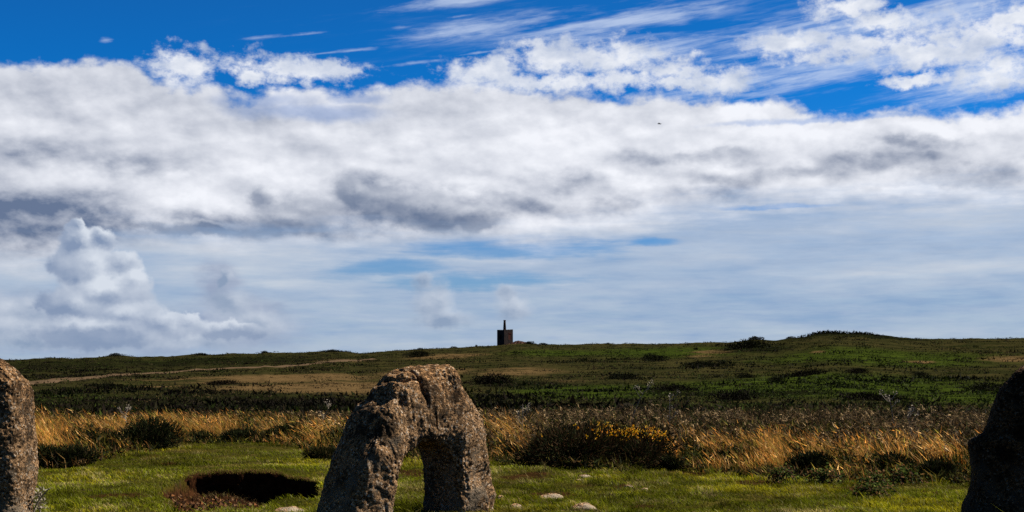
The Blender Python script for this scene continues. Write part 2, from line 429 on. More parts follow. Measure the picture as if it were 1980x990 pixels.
def empty(name, loc, label, cat, group=None, rz=0.0):
    o = bpy.data.objects.new(name, None); COL.objects.link(o); o.location = loc; o.rotation_euler.z = rz
    o.empty_display_size = 0.1
    return tag(o, label, cat, group)

class Tri:
    """collects triangles with a colour per vertex"""
    def __init__(s): s.v = []; s.f = []; s.c = []; s.n = 0
    def add(s, V, Fc, C):
        s.v.append(V); s.f.append(Fc + s.n); s.c.append(C); s.n += len(V)
    def mesh(s, name, mat, smooth_=False):
        return mesh(name, np.concatenate(s.v), np.concatenate(s.f), mat, np.concatenate(s.c), smooth_)

def blades(T, base, h, w, lean, col_b, col_t, bend=0.5):
    """curved blades: 5 points, 3 triangles each. base (N,3), h/w (N), lean (N,2)"""
    n = len(base); yaw = rng.uniform(0, math.pi, n)
    sd = np.stack([np.cos(yaw), np.sin(yaw), 0 * yaw], 1) * (w / 2)[:, None]
    L3 = np.concatenate([lean, np.zeros((n, 1))], 1)
    up = np.stack([0 * h, 0 * h, h], 1)
    mid = base + up * 0.55 + L3 * (h * 0.55 * (1 - bend))[:, None]
    tip = base + up * 0.97 + L3 * h[:, None]
    V = np.stack([base - sd, base + sd, mid - sd * .8, mid + sd * .8, tip], 1).reshape(-1, 3)
    f = np.array([[0, 1, 3], [0, 3, 2], [2, 3, 4]])
    Fc = (np.arange(n)[:, None, None] * 5 + f[None]).reshape(-1, 3)
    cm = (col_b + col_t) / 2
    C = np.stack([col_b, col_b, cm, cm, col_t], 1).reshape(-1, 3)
    T.add(V, Fc, C)
def needles(T, pts, dirs, length, width, col):
    """single-triangle leaves or spines"""
    n = len(pts)
    r = rng.normal(size=(n, 3)); sd = np.cross(dirs, r); sd /= np.linalg.norm(sd, axis=1, keepdims=True) + 1e-9
    V = np.stack([pts - sd * (width / 2)[:, None], pts + sd * (width / 2)[:, None], pts + dirs * length[:, None]], 1).reshape(-1, 3)
    T.add(V, np.arange(n * 3).reshape(-1, 3), np.repeat(col, 3, 0))
def leaves(T, pts, nrm, dirs, length, width, col):
    """folded pointed leaves: 4 points, 2 triangles"""
    n = len(pts)
    sd = np.cross(dirs, nrm); sd /= np.linalg.norm(sd, axis=1, keepdims=True) + 1e-9
    m = pts + dirs * (length * .45)[:, None] + nrm * (width * .18)[:, None]
    V = np.stack([pts, m - sd * (width / 2)[:, None], pts + dirs * length[:, None], m + sd * (width / 2)[:, None]], 1).reshape(-1, 3)
    f = np.array([[0, 1, 2], [0, 2, 3]])
    T.add(V, (np.arange(n)[:, None, None] * 4 + f[None]).reshape(-1, 3), np.repeat(col, 4, 0))
def tube(T, pts, rad, col, seg=6):
    pts = np.asarray(pts, float); rad = np.broadcast_to(rad, len(pts)); n = len(pts)
    tg = np.gradient(pts, axis=0); tg /= np.linalg.norm(tg, axis=1, keepdims=True) + 1e-9
    ref = np.array([0.3, 1, 0.2]); a = np.cross(tg, ref); a /= np.linalg.norm(a, axis=1, keepdims=True) + 1e-9; b = np.cross(tg, a)
    t = np.arange(seg) / seg * 2 * math.pi
    V = (pts[:, None] + rad[:, None, None] * (np.cos(t)[None, :, None] * a[:, None] + np.sin(t)[None, :, None] * b[:, None])).reshape(-1, 3)
    fs = []
    for i in range(n - 1):
        for j in range(seg):
            p, q = i * seg + j, i * seg + (j + 1) % seg
            fs += [[p, q, q + seg], [p, q + seg, p + seg]]
    for j in range(1, seg - 1): fs.append([(n - 1) * seg, (n - 1) * seg + j, (n - 1) * seg + j + 1])
    T.add(V, np.array(fs), np.broadcast_to(np.asarray(col, float), (len(V), 3)))
def rnd(n, lo, hi): return rng.uniform(lo, hi, n)
def unit(v): return v / (np.linalg.norm(v, axis=-1, keepdims=True) + 1e-9)
def pick(n, cols, jit=0.2):
    c = np.array(cols)[rng.integers(0, len(cols), n)]
    return c * (1 + rng.normal(0, jit, (n, 1))).clip(0.4, 1.7)

# ------------------------------------------------------------------ materials
def material(name):
    m = bpy.data.materials.new(name); m.use_nodes = True; nt = m.node_tree; nt.nodes.clear()
    return m, nt
def finish(nt, color, *a, k=0.55, **kw):
    color = tuple(c * k for c in color) if isinstance(color, tuple) else mixc(nt, 1.0, color, (k, k, k), 'MULTIPLY')
    finish_(nt, color, *a, **kw)
def finish_(nt, color, rough=0.9, bump=None, bstr=0.5, bdist=0.02, trans=0.0, spec=0.15, tcol=None):
    out = nt.nodes.new('ShaderNodeOutputMaterial'); b = nt.nodes.new('ShaderNodeBsdfPrincipled')
    put(nt, b.inputs['Base Color'], color); put(nt, b.inputs['Roughness'], rough); b.inputs['Specular IOR Level'].default_value = spec
    if bump is not None:
        bp = nt.nodes.new('ShaderNodeBump'); bp.inputs['Strength'].default_value = bstr; bp.inputs['Distance'].default_value = bdist
        put(nt, bp.inputs['Height'], bump); nt.links.new(bp.outputs[0], b.inputs['Normal'])
    if trans > 0:
        t = nt.nodes.new('ShaderNodeBsdfTranslucent'); put(nt, t.inputs[0], tcol if tcol is not None else color)
        mx = nt.nodes.new('ShaderNodeMixShader'); mx.inputs[0].default_value = trans
        nt.links.new(b.outputs[0], mx.inputs[1]); nt.links.new(t.outputs[0], mx.inputs[2]); nt.links.new(mx.outputs[0], out.inputs[0])
    else: nt.links.new(b.outputs[0], out.inputs[0])
def tintnode(nt):
    a = nt.nodes.new('ShaderNodeAttribute'); a.attribute_name = 'tint'; return Sk(nt, a.outputs['Color'])
def geo(nt, out='Position'):
    return Sk(nt, nt.nodes.new('ShaderNodeNewGeometry').outputs[out])
def objc(nt):
    return Sk(nt, nt.nodes.new('ShaderNodeTexCoord').outputs['Object'])
def leaf_mat(name, trans=0.3, rough=0.7, spec=0.2, k=0.55):
    m, nt = material(name); t = tintnode(nt); finish(nt, t, rough, trans=trans, spec=spec, k=k); return m

M_GRASS = leaf_mat('lawn_blades', 0.3, 0.85, 0.02, 0.94)
M_GOLD = leaf_mat('dry_stalks', 0.4, 0.85, 0.03, 1.0)
M_LEAF = leaf_mat('shrub_leaves', 0.15, 0.85, 0.04)
M_DEAD = leaf_mat('dead_fronds', 0.15, 0.9, 0.04, 0.75)
M_FLOWER = leaf_mat('gorse_petals', 0.3, 0.6, 0.2, 0.9)
M_WOOD = leaf_mat('stems', 0.0, 0.85, 0.15)

def make_ground_mat():
    m, nt = material('turf_and_soil'); p = geo(nt)
    big = noise(nt, p, 0.9, 4, 0.6); mid = noise(nt, p, 5, 5, 0.6); fin = noise(nt, p, 45, 4, 0.7)
    g = mixc(nt, sstep(nt, big, 0.35, 0.65), (0.060, 0.060, 0.006), (0.115, 0.095, 0.010))
    g = mixc(nt, sstep(nt, mid, 0.45, 0.7), g, (0.085, 0.062, 0.028))
    g = mixc(nt, sstep(nt, fin, 0.35, 0.7), mixc(nt, 0.7, g, (0.02, 0.022, 0.008)), g)
    cr = voronoi(nt, p, 26); lump = noise(nt, p, 14, 5, 0.7)
    s = mixc(nt, sstep(nt, lump, 0.35, 0.7), (0.022, 0.010, 0.005), (0.105, 0.042, 0.016))
    s = mixc(nt, sstep(nt, fin, 0.58, 0.72), s, (0.20, 0.10, 0.045))
    t = nt.nodes.new('ShaderNodeSeparateColor'); put(nt, t.inputs[0], tintnode(nt))
    s = mixc(nt, 1.0, s, (.72, .72, .78), 'MULTIPLY')
    c = mixc(nt, Sk(nt, t.outputs[0]), g, s)
    finish(nt, c, 0.95, bump=fin * 0.4 + mid + lump * 0.8, bstr=0.8, bdist=0.03, spec=0.0)
    return m
def make_hill_mat():
    m, nt = material('moorland'); p = geo(nt)
    fl = vmath(nt, 'MULTIPLY', p, (1, 1, 0.3))
    a = noise(nt, fl, 0.012, 6, 0.6); b = noise(nt, fl, 0.045, 6, 0.62); c = noise(nt, fl, 0.25, 6, 0.65); d = noise(nt, fl, 1.4, 4, 0.7)
    t = nt.nodes.new('ShaderNodeSeparateColor'); put(nt, t.inputs[0], tintnode(nt))
    dry, green, dark = (Sk(nt, o) for o in t.outputs[:3])
    g = mixc(nt, sstep(nt, c, 0.32, 0.68), (0.018, 0.027, 0.006), (0.058, 0.085, 0.010))
    g2 = mixc(nt, sstep(nt, b, 0.40, 0.66), (0.026, 0.027, 0.009), (0.062, 0.052, 0.018))
    col = mixc(nt, sstep(nt, green + (b - 0.5) * 0.8, 0.3, 0.7), g2, g)
    col = mixc(nt, sstep(nt, dry + (c - 0.5) * 0.9 + (b - 0.5) * 0.7, 0.35, 0.75), col, mixc(nt, c, (0.060, 0.040, 0.017), (0.23, 0.145, 0.062)))
    col = mixc(nt, sstep(nt, b + (c - 0.5) * 0.5 + dark * 0.5, 0.56, 0.76), col, (0.012, 0.014, 0.005))
    col = mixc(nt, sstep(nt, d, 0.55, 0.75) * 0.5, col, (0.055, 0.05, 0.02))
    finish(nt, col, 0.95, bump=c * 1.2 + d * 0.5, bstr=1.0, bdist=0.6, spec=0.0)
    return m

def make_granite(name, pale=0.5, k=0.52):
    m, nt = material(name); p = objc(nt)
    big = noise(nt, p, 3.0, 5, 0.6); mid = noise(nt, p, 14, 5, 0.65); fin = noise(nt, p, 70, 3, 0.7)
    cr = voronoi(nt, p, 80, out='Color'); cs = nt.nodes.new('ShaderNodeSeparateColor'); put(nt, cs.inputs[0], cr)
    rnd_ = Sk(nt, cs.outputs[0])
    c = mixc(nt, sstep(nt, rnd_ * 0.6 + Sk(nt, cs.outputs[1]) * 0.2 + fin * 0.4, 0.25, 0.9), (0.045, 0.027, 0.015), (0.52, 0.310, 0.155))
    c = mixc(nt, sstep(nt, rnd_, 0.88, 0.93), c, (0.58, 0.46, 0.34))                       # feldspar
    c = mixc(nt, sstep(nt, fin, 0.60, 0.72) * 0.8, c, (0.035, 0.028, 0.022))               # mica and pits
    c = mixc(nt, sstep(nt, mid * 0.8 + big * 0.9 - 0.33, 0.46, 0.66) * 0.88, c, (0.030, 0.020, 0.012))  # dark crust
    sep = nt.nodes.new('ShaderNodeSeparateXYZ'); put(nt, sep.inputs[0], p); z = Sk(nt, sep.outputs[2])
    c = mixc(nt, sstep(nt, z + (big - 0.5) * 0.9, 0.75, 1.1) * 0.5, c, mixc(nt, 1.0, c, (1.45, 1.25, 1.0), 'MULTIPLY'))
    li = noise(nt, p, 7, 6, 0.62)
    low = sstep(nt, z, 0.75, 0.15)
    c = mixc(nt, sstep(nt, li + low * 0.16 - 0.08, 0.52, 0.68) * pale, c, (0.40, 0.32, 0.23))    # grey lichen
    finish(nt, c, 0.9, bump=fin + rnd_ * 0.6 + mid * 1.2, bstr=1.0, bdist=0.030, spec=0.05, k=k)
    return m

# ------------------------------------------------------------------ ground and hill sheets
azf = np.linspace(-0.56, 0.56, 780)
azs = np.concatenate([azf, np.linspace(0.56, 2 * math.pi - 0.56, 74)[1:-1]])
def polar_sheet(name, Ds, mat, colf):
    A, DD = np.meshgrid(azs, Ds)
    x, y = DD * np.sin(A), DD * np.cos(A)
    z = zg(x.ravel(), y.ravel()).reshape(x.shape)
    V = np.stack([x, y, z], -1).reshape(-1, 3)
    na, nd = len(azs), len(Ds)
    j = np.arange(na); i = np.arange(nd - 1)[:, None]
    a = i * na + j; b = i * na + (j + 1) % na
    Fc = np.stack([a, b, b + na, a + na], -1).reshape(-1, 4)[:, ::-1]
    return mesh(name, V, Fc, mat, colf(V), True)
def soil_of(x, y):
    p = pit_shape(x, y)
    s = smooth(p * (1 + 1.2 * fbm2(x, y, 0.22, 4, 21)) + fbm2(x, y, 0.13, 3, 22) * 0.05, 0.01, 0.12)
    n = fbm2(x, y, 0.8, 4, 31)
    s = np.maximum(s, smooth(n, 0.40, 0.55) * 0.6)
    X = px_of(np.arctan2(x, y)); Y = HY + F * H / np.maximum(np.hypot(x, y), 1); j = fbm2(x, y, 0.25, 3, 33)
    for sx_, sy_, rx, ry in [(980, 906, 40, 4), (1020, 924, 46, 5), (1205, 941, 26, 5), (1235, 978, 30, 6), (1065, 958, 40, 5), (295, 882, 26, 5), (330, 893, 20, 3), (240, 905, 30, 3), (230, 950, 60, 6), (1440, 930, 60, 4), (1330, 912, 60, 5), (1650, 935, 50, 4), (800, 912, 60, 8), (1810, 945, 30, 5), (640, 905, 20, 6), (1130, 990, 40, 6)]:
        q = ((X - sx_) / rx) ** 2 + ((Y - sy_) / ry) ** 2
        s = np.maximum(s, smooth(1.2 - q + j * 2.2, 0, 1) * .85)
    return s
def ground_col(V):
    s = soil_of(V[:, 0], V[:, 1]); s = s * (np.hypot(V[:, 0], V[:, 1]) < 30)
    return np.stack([s, 0 * s, 0 * s], 1)
def row_of(V):
    return HY - F * (V[:, 2] - H) / np.maximum(V[:, 1], 1)
# dry, green and dark moorland patches: (azimuth deg, distance m, half-width deg, log-distance half-width, strength)
def patch(azd, lD, lst):
    r = 0
    for X, D, wx, wl, s in lst:
        a0 = math.degrees(math.atan((X - 990) / F))
        r = np.maximum(r, s * np.exp(-((azd - a0) / wx) ** 2 - ((lD - math.log(D)) / wl) ** 2))
    return r
DRY = [(620, 190, 6, .30, 1), (560, 290, 5, .22, .9), (820, 330, 3.0, .18, .9), (860, 620, 2.4, .12, .9), (460, 260, 3, .1, .8), (320, 235, 1.4, .05, 1), (380, 300, 5, .05, .7), (1000, 300, 3, .25, .7), (1090, 210, 2, .15, .5),
       (1390, 610, 1.6, .10, .9), (1355, 520, 1.0, .1, .7), (1780, 390, .8, .05, .9), (1950, 430, 1.6, .14, .8), (1580, 480, .5, .05, .8), (650, 600, 3, .09, .7)]
GREEN = [(1600, 160, 9, .5, .95), (1150, 140, 5, .35, .9), (1700, 420, 7, .4, .8), (1300, 620, 6, .3, .75), (1080, 620, 4, .2, .7), (1900, 120, 4, .3, 1), (130, 140, 4, .3, .55), (350, 700, 8, .2, .5)]
DARK = [(300, 110, 8, .3, .8), (620, 100, 6, .22, .9), (60, 600, 7, .35, .5), (420, 640, 7, .2, .6), (1000, 190, 3, .12, .6), (1480, 130, 4, .12, .6), (1640, 840, 3, .06, 1.0), (1460, 640, 1.4, .15, .9), (150, 350, 3, .2, .4)]
def hill_col(V):
    x, y = V[:, 0], V[:, 1]; D = np.hypot(x, y); azd = np.degrees(np.arctan2(x, y)); lD = np.log(np.maximum(D, 1))
    return np.stack([patch(azd, lD, DRY), patch(azd, lD, GREEN), patch(azd, lD, DARK)], 1)
Dg = np.concatenate([[0.02], np.linspace(1, 8.5, 14), np.linspace(8.8, 11.8, 50), np.linspace(11.83, 13.2, 70), np.linspace(13.25, 20, 100), np.linspace(20.3, 45, 50)])
Dh = np.concatenate([np.linspace(45, 60, 10), np.exp(np.linspace(math.log(61), math.log(900), 210)), [960, 1100, 1500, 2500, 4500]])
M_GROUND, M_HILL = make_ground_mat(), make_hill_mat()
tag(link('ground', polar_sheet('ground', Dg, M_GROUND, ground_col)), kind='structure')
tag(link('hill', polar_sheet('hill', Dh, M_HILL, hill_col)), kind='structure')

# ------------------------------------------------------------------ the track up the moor
def make_track():
    pts = [(-60, 752), (60, 742), (150, 733), (300, 722), (420, 714), (520, 709), (600, 704), (690, 697), (720, 694)]
    P = np.array([gpt(X, Y) for X, Y in pts])
    seg = np.concatenate([[0], np.cumsum(np.linalg.norm(np.diff(P[:, :2], axis=0), axis=1))])
    s = np.linspace(0, seg[-1], 260)
    cx, cy = np.interp(s, seg, P[:, 0]), np.interp(s, seg, P[:, 1])
    tx, ty = np.gradient(cx), np.gradient(cy); l = np.hypot(tx, ty); nx, ny = -ty / l, tx / l
    wd = 3.8 + 0.8 * fbm2(s, 0 * s, 25, 3, 4)
    rows = []
    for k in np.linspace(-1, 1, 7):
        ww = wd * (1 + 0.25 * fbm2(s, 0 * s + k * 9, 8, 3, 6))
        x, y = cx + nx * k * ww, cy + ny * k * ww
        z = zg(x, y) + 0.28 - 0.30 * abs(k) ** 3
        rows.append(np.stack([x, y, z], 1))
    V = np.stack(rows, 1).reshape(-1, 3); n = 7
    i = np.arange(len(s) - 1)[:, None] * n + np.arange(n - 1)[None]
    Fc = np.stack([i, i + 1, i + 1 + n, i + n], -1).reshape(-1, 4)
    m, nt = material('worn_track'); p = geo(nt)
    c = mixc(nt, noise(nt, p, 0.3, 5, 0.6), (0.08, 0.052, 0.03), (0.185, 0.125, 0.075))
    finish(nt, c, 0.95, bump=noise(nt, p, 2, 4), bstr=0.5, bdist=0.2, spec=0.0)
    tag(link('track', mesh('track', V, Fc, m, None, True)), kind='structure')
make_track()

# ------------------------------------------------------------------ standing stones
def rock_displace(V, N, seed, big=0.03, mid=0.012, cryst=0.006, zbase=0.0):
    d = fbm(V / 0.35, 3, seed) * big + fbm(V / 0.09, 3, seed + 9) * mid
    w = worley(V / 0.022, seed + 3); d = d + (0.55 - w) * cryst * 2
    d = d + fbm(V / 0.016, 2, seed + 5) * cryst * 1.0
    pits = worley(V / 0.045, seed + 7); d = d - smooth(pits, 0.30, 0.08) * cryst * 1.3
    return V + N * d[:, None]
def grid_normals(G):
    """normals of a (n, m, 3) grid closed along m"""
    du = np.gradient(G, axis=0); dv = np.roll(G, -1, 1) - np.roll(G, 1, 1)
    N = np.cross(dv, du); return unit(N)
def grid_mesh(name, G, mat, flip=False):
    n, m, _ = G.shape
    i = np.arange(n - 1)[:, None]; j = np.arange(m)[None]
    a = i * m + j; b = i * m + (j + 1) % m
    Fc = np.stack([a, b, b + m, a + m], -1).reshape(-1, 4)
    if flip: Fc = Fc[:, ::-1]
    return mesh(name, G.reshape(-1, 3), Fc, mat, None, True)
def resample(poly, n):
    P = np.array(poly, float); s = np.concatenate([[0], np.cumsum(np.linalg.norm(np.diff(P, axis=0), axis=1))]) 
    return P, s / s[-1]
def catmull(P, t):
    """smooth interpolation of control rows P at parameters t in [0,1] (uniform per control point)"""
    P = np.asarray(P, float); n = len(P); x = t * (n - 1); i = np.clip(np.floor(x).astype(int), 0, n - 2); f = (x - i)[:, None]
    g = lambda k: P[np.clip(k, 0, n - 1)]
    p0, p1, p2, p3 = g(i - 1), g(i), g(i + 1), g(i + 2)
    return 0.5 * (2 * p1 + (p2 - p0) * f + (2 * p0 - 5 * p1 + 4 * p2 - p3) * f ** 2 + (3 * p1 - p0 - 3 * p2 + p3) * f ** 3)

def make_holed_stone():
    outer = [(-.70, -.20), (-.665, .05), (-.565, .38), (-.445, .64), (-.34, .81), (-.275, .875), (-.205, .965), (-.10, 1.05), (.05, 1.095), (.24, 1.105), (.36, 1.08), (.44, .99), (.49, .87), (.57, .715), (.64, .455), (.665, .27), (.64, .05), (.65, -.20)]
    inner = [(-.27, -.20), (-.255, .05), (-.255, .2), (-.25, .3), (-.225, .38), (-.185, .44), (-.135, .48), (-.08, .51), (-.01, .53), (.07, .54), (.13, .53), (.19, .505), (.23, .46), (.26, .40), (.275, .3), (.28, .2), (.285, .05), (.30, -.20)]
    nt_, nc = 380, 210
    t = np.linspace(0, 1, nt_)
    O, I = catmull(outer, t), catmull(inner, t)
    ph = np.linspace(0, 2 * math.pi, nc, endpoint=False)
    c, s = np.cos(ph), np.sin(ph)
    ex = 2 / 4.6
    rr = np.sign(c) * np.abs(c) ** ex; ww = np.sign(s) * np.abs(s) ** ex
    mid, half = (O + I) / 2, (O - I) / 2
    Z = mid[:, 1][:, None] + half[:, 1][:, None] * rr[None]
    U = mid[:, 0][:, None] + half[:, 0][:, None] * rr[None]
    T = 0.245 - 0.085 * smooth(Z, 0.50, 1.1)
    W = T * ww[None]
    a = R(42); ca, sa = math.cos(a), math.sin(a)
    # dents in stone space (u, z, w, radius, depth): shoulder notch, undercut below it, face hollows
    G0 = np.stack([U, W, Z], -1)
    N = grid_normals(G0)
    cen = np.stack([mid[:, 0], 0 * t, mid[:, 1]], -1)[:, None]
    sgn = np.sign((N * (G0 - cen)).sum(-1).mean()); N = N * sgn
    V = G0.reshape(-1, 3); Nn = N.reshape(-1, 3)
    V = rock_displace(V, Nn, 41, 0.030, 0.009, 0.0042)
    V = V + Nn * (fbm(V / np.array([.085, .085, .30]), 3, 47) * .024 - .006 * smooth(fbm(V / np.array([.05, .05, .09]), 2, 48), .15, .5))[:, None]
    d = 0
    for u, z, w, r, dep in [(-.30, .90, .10, .10, .05), (-.19, .86, .2, .08, .03), (-.42, .62, .2, .12, .03), (.44, .93, .15, .09, .045), (.50, .30, .21, .09, .035), (.16, .70, .2, .09, .018), (-.12, .72, .2, .12, .018), (.40, .62, .2, .10, -.025), (-.40, .25, .2, .10, -.02), (.62, .15, .2, .08, -.03)]:
        q = np.linalg.norm(V - np.array([u, w, z]), axis=1)
        d = d + dep * np.exp(-(q / r) ** 2 * 1.6)
    V = V - Nn * np.asarray(d)[:, None]
    # the long crack down the face and the split across the crest
    def crack(poly, depth, width):
        P = np.array(poly); best = np.full(len(V), 9.0)
        wob = np.stack([fbm(V / 0.06, 2, 70), fbm(V / 0.06, 2, 71)], 1) * 0.016
        q = V[:, [0, 2]] + wob
        for A, B in zip(P[:-1], P[1:]):
            ab = B - A; k = np.clip(((q - A) @ ab) / (ab @ ab), 0, 1)
            best = np.minimum(best, np.linalg.norm(q - (A + k[:, None] * ab), axis=1))
        return depth * np.exp(-(best / width) ** 2) * (V[:, 1] > -0.02)
    cr = crack([(-.06, 1.06), (0.0, 1.01), (.02, .92), (.05, .84), (.09, .74), (.10, .66)], 0.028, 0.010)
    cr = cr + crack([(-.20, .995), (-.08, 1.00), (0.0, 1.00)], 0.022, 0.010)
    V = V - Nn * cr[:, None]
    w = V[:, 1].copy(); u = V[:, 0].copy()
    X = u * ca + w * sa; Y = u * sa - w * ca
    G = np.stack([X, Y, V[:, 2]], -1).reshape(nt_, nc, 3)
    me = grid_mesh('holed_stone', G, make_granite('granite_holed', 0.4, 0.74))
    bm_fix(me)
    o = link('holed_stone', me, None, (HS[0], HS[1], HS[2]))
    tag(o, 'weathered granite stone with a hole through it, standing in the middle of the turf', 'standing stone')
def bm_fix(me):
    import bmesh
    bm = bmesh.new(); bm.from_mesh(me); bmesh.ops.holes_fill(bm, edges=[e for e in bm.edges if e.is_boundary], sides=0)
    bmesh.ops.recalc_face_normals(bm, faces=bm.faces); bm.to_mesh(me); bm.free()
HS = np.array([-0.755, 9.05, 0.0]); HS[2] = 0.0
make_holed_stone()

def make_upright(name, rows, label, base, yaw, seed, mat, n=300, m=220, big=.03, rough=0.0045):
    """rows: (z, centre x, centre y, half width, half depth, squareness) in the stone's own axes"""
    t = np.linspace(0, 1, n); Rr = catmull(rows, t)
    ph = np.linspace(0, 2 * math.pi, m, endpoint=False); c, s = np.cos(ph), np.sin(ph)
    e = 2 / Rr[:, 5][:, None]
    px = Rr[:, 1][:, None] + Rr[:, 3][:, None] * np.sign(c) * np.abs(c) ** e
    py = Rr[:, 2][:, None] + Rr[:, 4][:, None] * np.sign(s) * np.abs(s) ** e
    G = np.stack([px, py, np.broadcast_to(Rr[:, 0][:, None], px.shape)], -1)
    N = grid_normals(G); cen = Rr[:, None, :][:, :, [1, 2, 0]]
    N = N * np.sign((N * (G - cen)).sum(-1).mean())
    V = rock_displace(G.reshape(-1, 3), N.reshape(-1, 3), seed, big, .014, rough).reshape(G.shape)
    cy, sy = math.cos(yaw), math.sin(yaw)
    V = np.stack([V[..., 0] * cy - V[..., 1] * sy, V[..., 0] * sy + V[..., 1] * cy, V[..., 2]], -1)
    me = grid_mesh(name, V, mat); bm_fix(me)
    tag(link('standing_stone', me, None, base), label, 'standing stone', 'upright stones flanking the holed stone')
# left upright: one arris towards the camera, right face lit
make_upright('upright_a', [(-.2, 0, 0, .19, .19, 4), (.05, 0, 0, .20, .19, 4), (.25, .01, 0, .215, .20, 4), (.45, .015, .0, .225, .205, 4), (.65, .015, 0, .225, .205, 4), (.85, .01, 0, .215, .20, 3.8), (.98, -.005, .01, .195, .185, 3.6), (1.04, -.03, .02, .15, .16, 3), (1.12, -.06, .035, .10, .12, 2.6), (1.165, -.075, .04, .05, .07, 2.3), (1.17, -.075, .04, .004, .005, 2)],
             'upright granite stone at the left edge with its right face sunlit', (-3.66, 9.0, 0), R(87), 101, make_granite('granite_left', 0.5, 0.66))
# right upright: broad stone, shade partly put into its colour, stepped left edge
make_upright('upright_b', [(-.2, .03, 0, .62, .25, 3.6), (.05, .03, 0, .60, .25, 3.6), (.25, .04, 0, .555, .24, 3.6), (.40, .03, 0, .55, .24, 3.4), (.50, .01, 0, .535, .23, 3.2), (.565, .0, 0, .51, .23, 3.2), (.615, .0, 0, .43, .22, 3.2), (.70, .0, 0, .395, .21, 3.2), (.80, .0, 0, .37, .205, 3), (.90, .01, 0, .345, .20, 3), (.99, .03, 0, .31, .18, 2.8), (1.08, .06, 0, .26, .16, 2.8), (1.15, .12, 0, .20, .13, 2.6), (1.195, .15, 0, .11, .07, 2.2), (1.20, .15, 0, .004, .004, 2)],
             'broad dark granite stone at the right edge, its near face in shade', (3.83, 9.0, 0), R(-14), 202, make_granite('granite_right_shaded', 0.6, 0.21))

# ------------------------------------------------------------------ the edge between short turf and scrub
EDGE = np.array([(-900, 16.0), (-200, 15.0), (60, 14.6), (160, 14.4), (220, 15.6), (300, 17.0), (350, 18.6), (450, 18.8), (520, 18.4), (590, 17.0), (650, 16.0), (700, 15.5), (800, 15.0), (900, 14.6), (960, 14.2), (1010, 13.8), (1060, 13.2), (1150, 12.9),
    (1230, 13.3), (1290, 13.9), (1340, 13.4), (1420, 12.9), (1480, 12.6), (1560, 12.6), (1640, 12.3), (1700, 12.2), (1760, 12.3), (1850, 12.3), (1980, 12.2), (2300, 12.4), (3000, 13)], float)
def edge_of(x, y):
    az = np.arctan2(x, y); X = px_of(az)
    return np.interp(X, EDGE[:, 0], EDGE[:, 1]) + fbm2(x, y, 0.9, 3, 51) * 0.55
def scatter(n, D0, D1, a=0.50):
    """points spread over the viewed sector, denser per area close by"""
    D = np.exp(rng.uniform(math.log(D0), math.log(D1), n)); az = rng.uniform(-a, a, n)
    x, y = D * np.sin(az), D * np.cos(az)
    return x, y, D, px_of(az)
def keep(mask, *arr): return [v[mask] for v in arr]

# ------------------------------------------------------------------ short turf
# pale stones in it: photo x, y, width, height in photo pixels, label, seed
STONES = [
    (1066, 963, 46, 9, 'pale flat stone in the turf, between the holed stone and the dark bush, half bare', 1),
    (1130, 985, 52, 13, 'pale stone at the bottom of the photo, right of the holed stone foot', 2),
    (1216, 944, 20, 7, 'small pale stone beside a dark scrape on the turf below the gorse', 3),
    (1246, 948, 15, 5, 'smaller pale stone just right of the one beside the dark scrape', 4),
    (1131, 922, 26, 4, 'thin pale stone at the turf edge below the flowering gorse', 5),
    (1121, 929, 14, 3, 'tiny pale stone just below the thin one under the gorse', 6),
    (997, 984, 28, 10, 'whitish stone lying by the right foot of the holed stone', 7),
    (1005, 968, 9, 4, 'pebble sized white stone above the whitish one by the holed stone', 8),
    (968, 966, 16, 10, 'whitish stone tucked against the right foot of the holed stone', 9),
    (562, 988, 56, 7, 'long flat stone in the turf in front of the hollow', 10)]
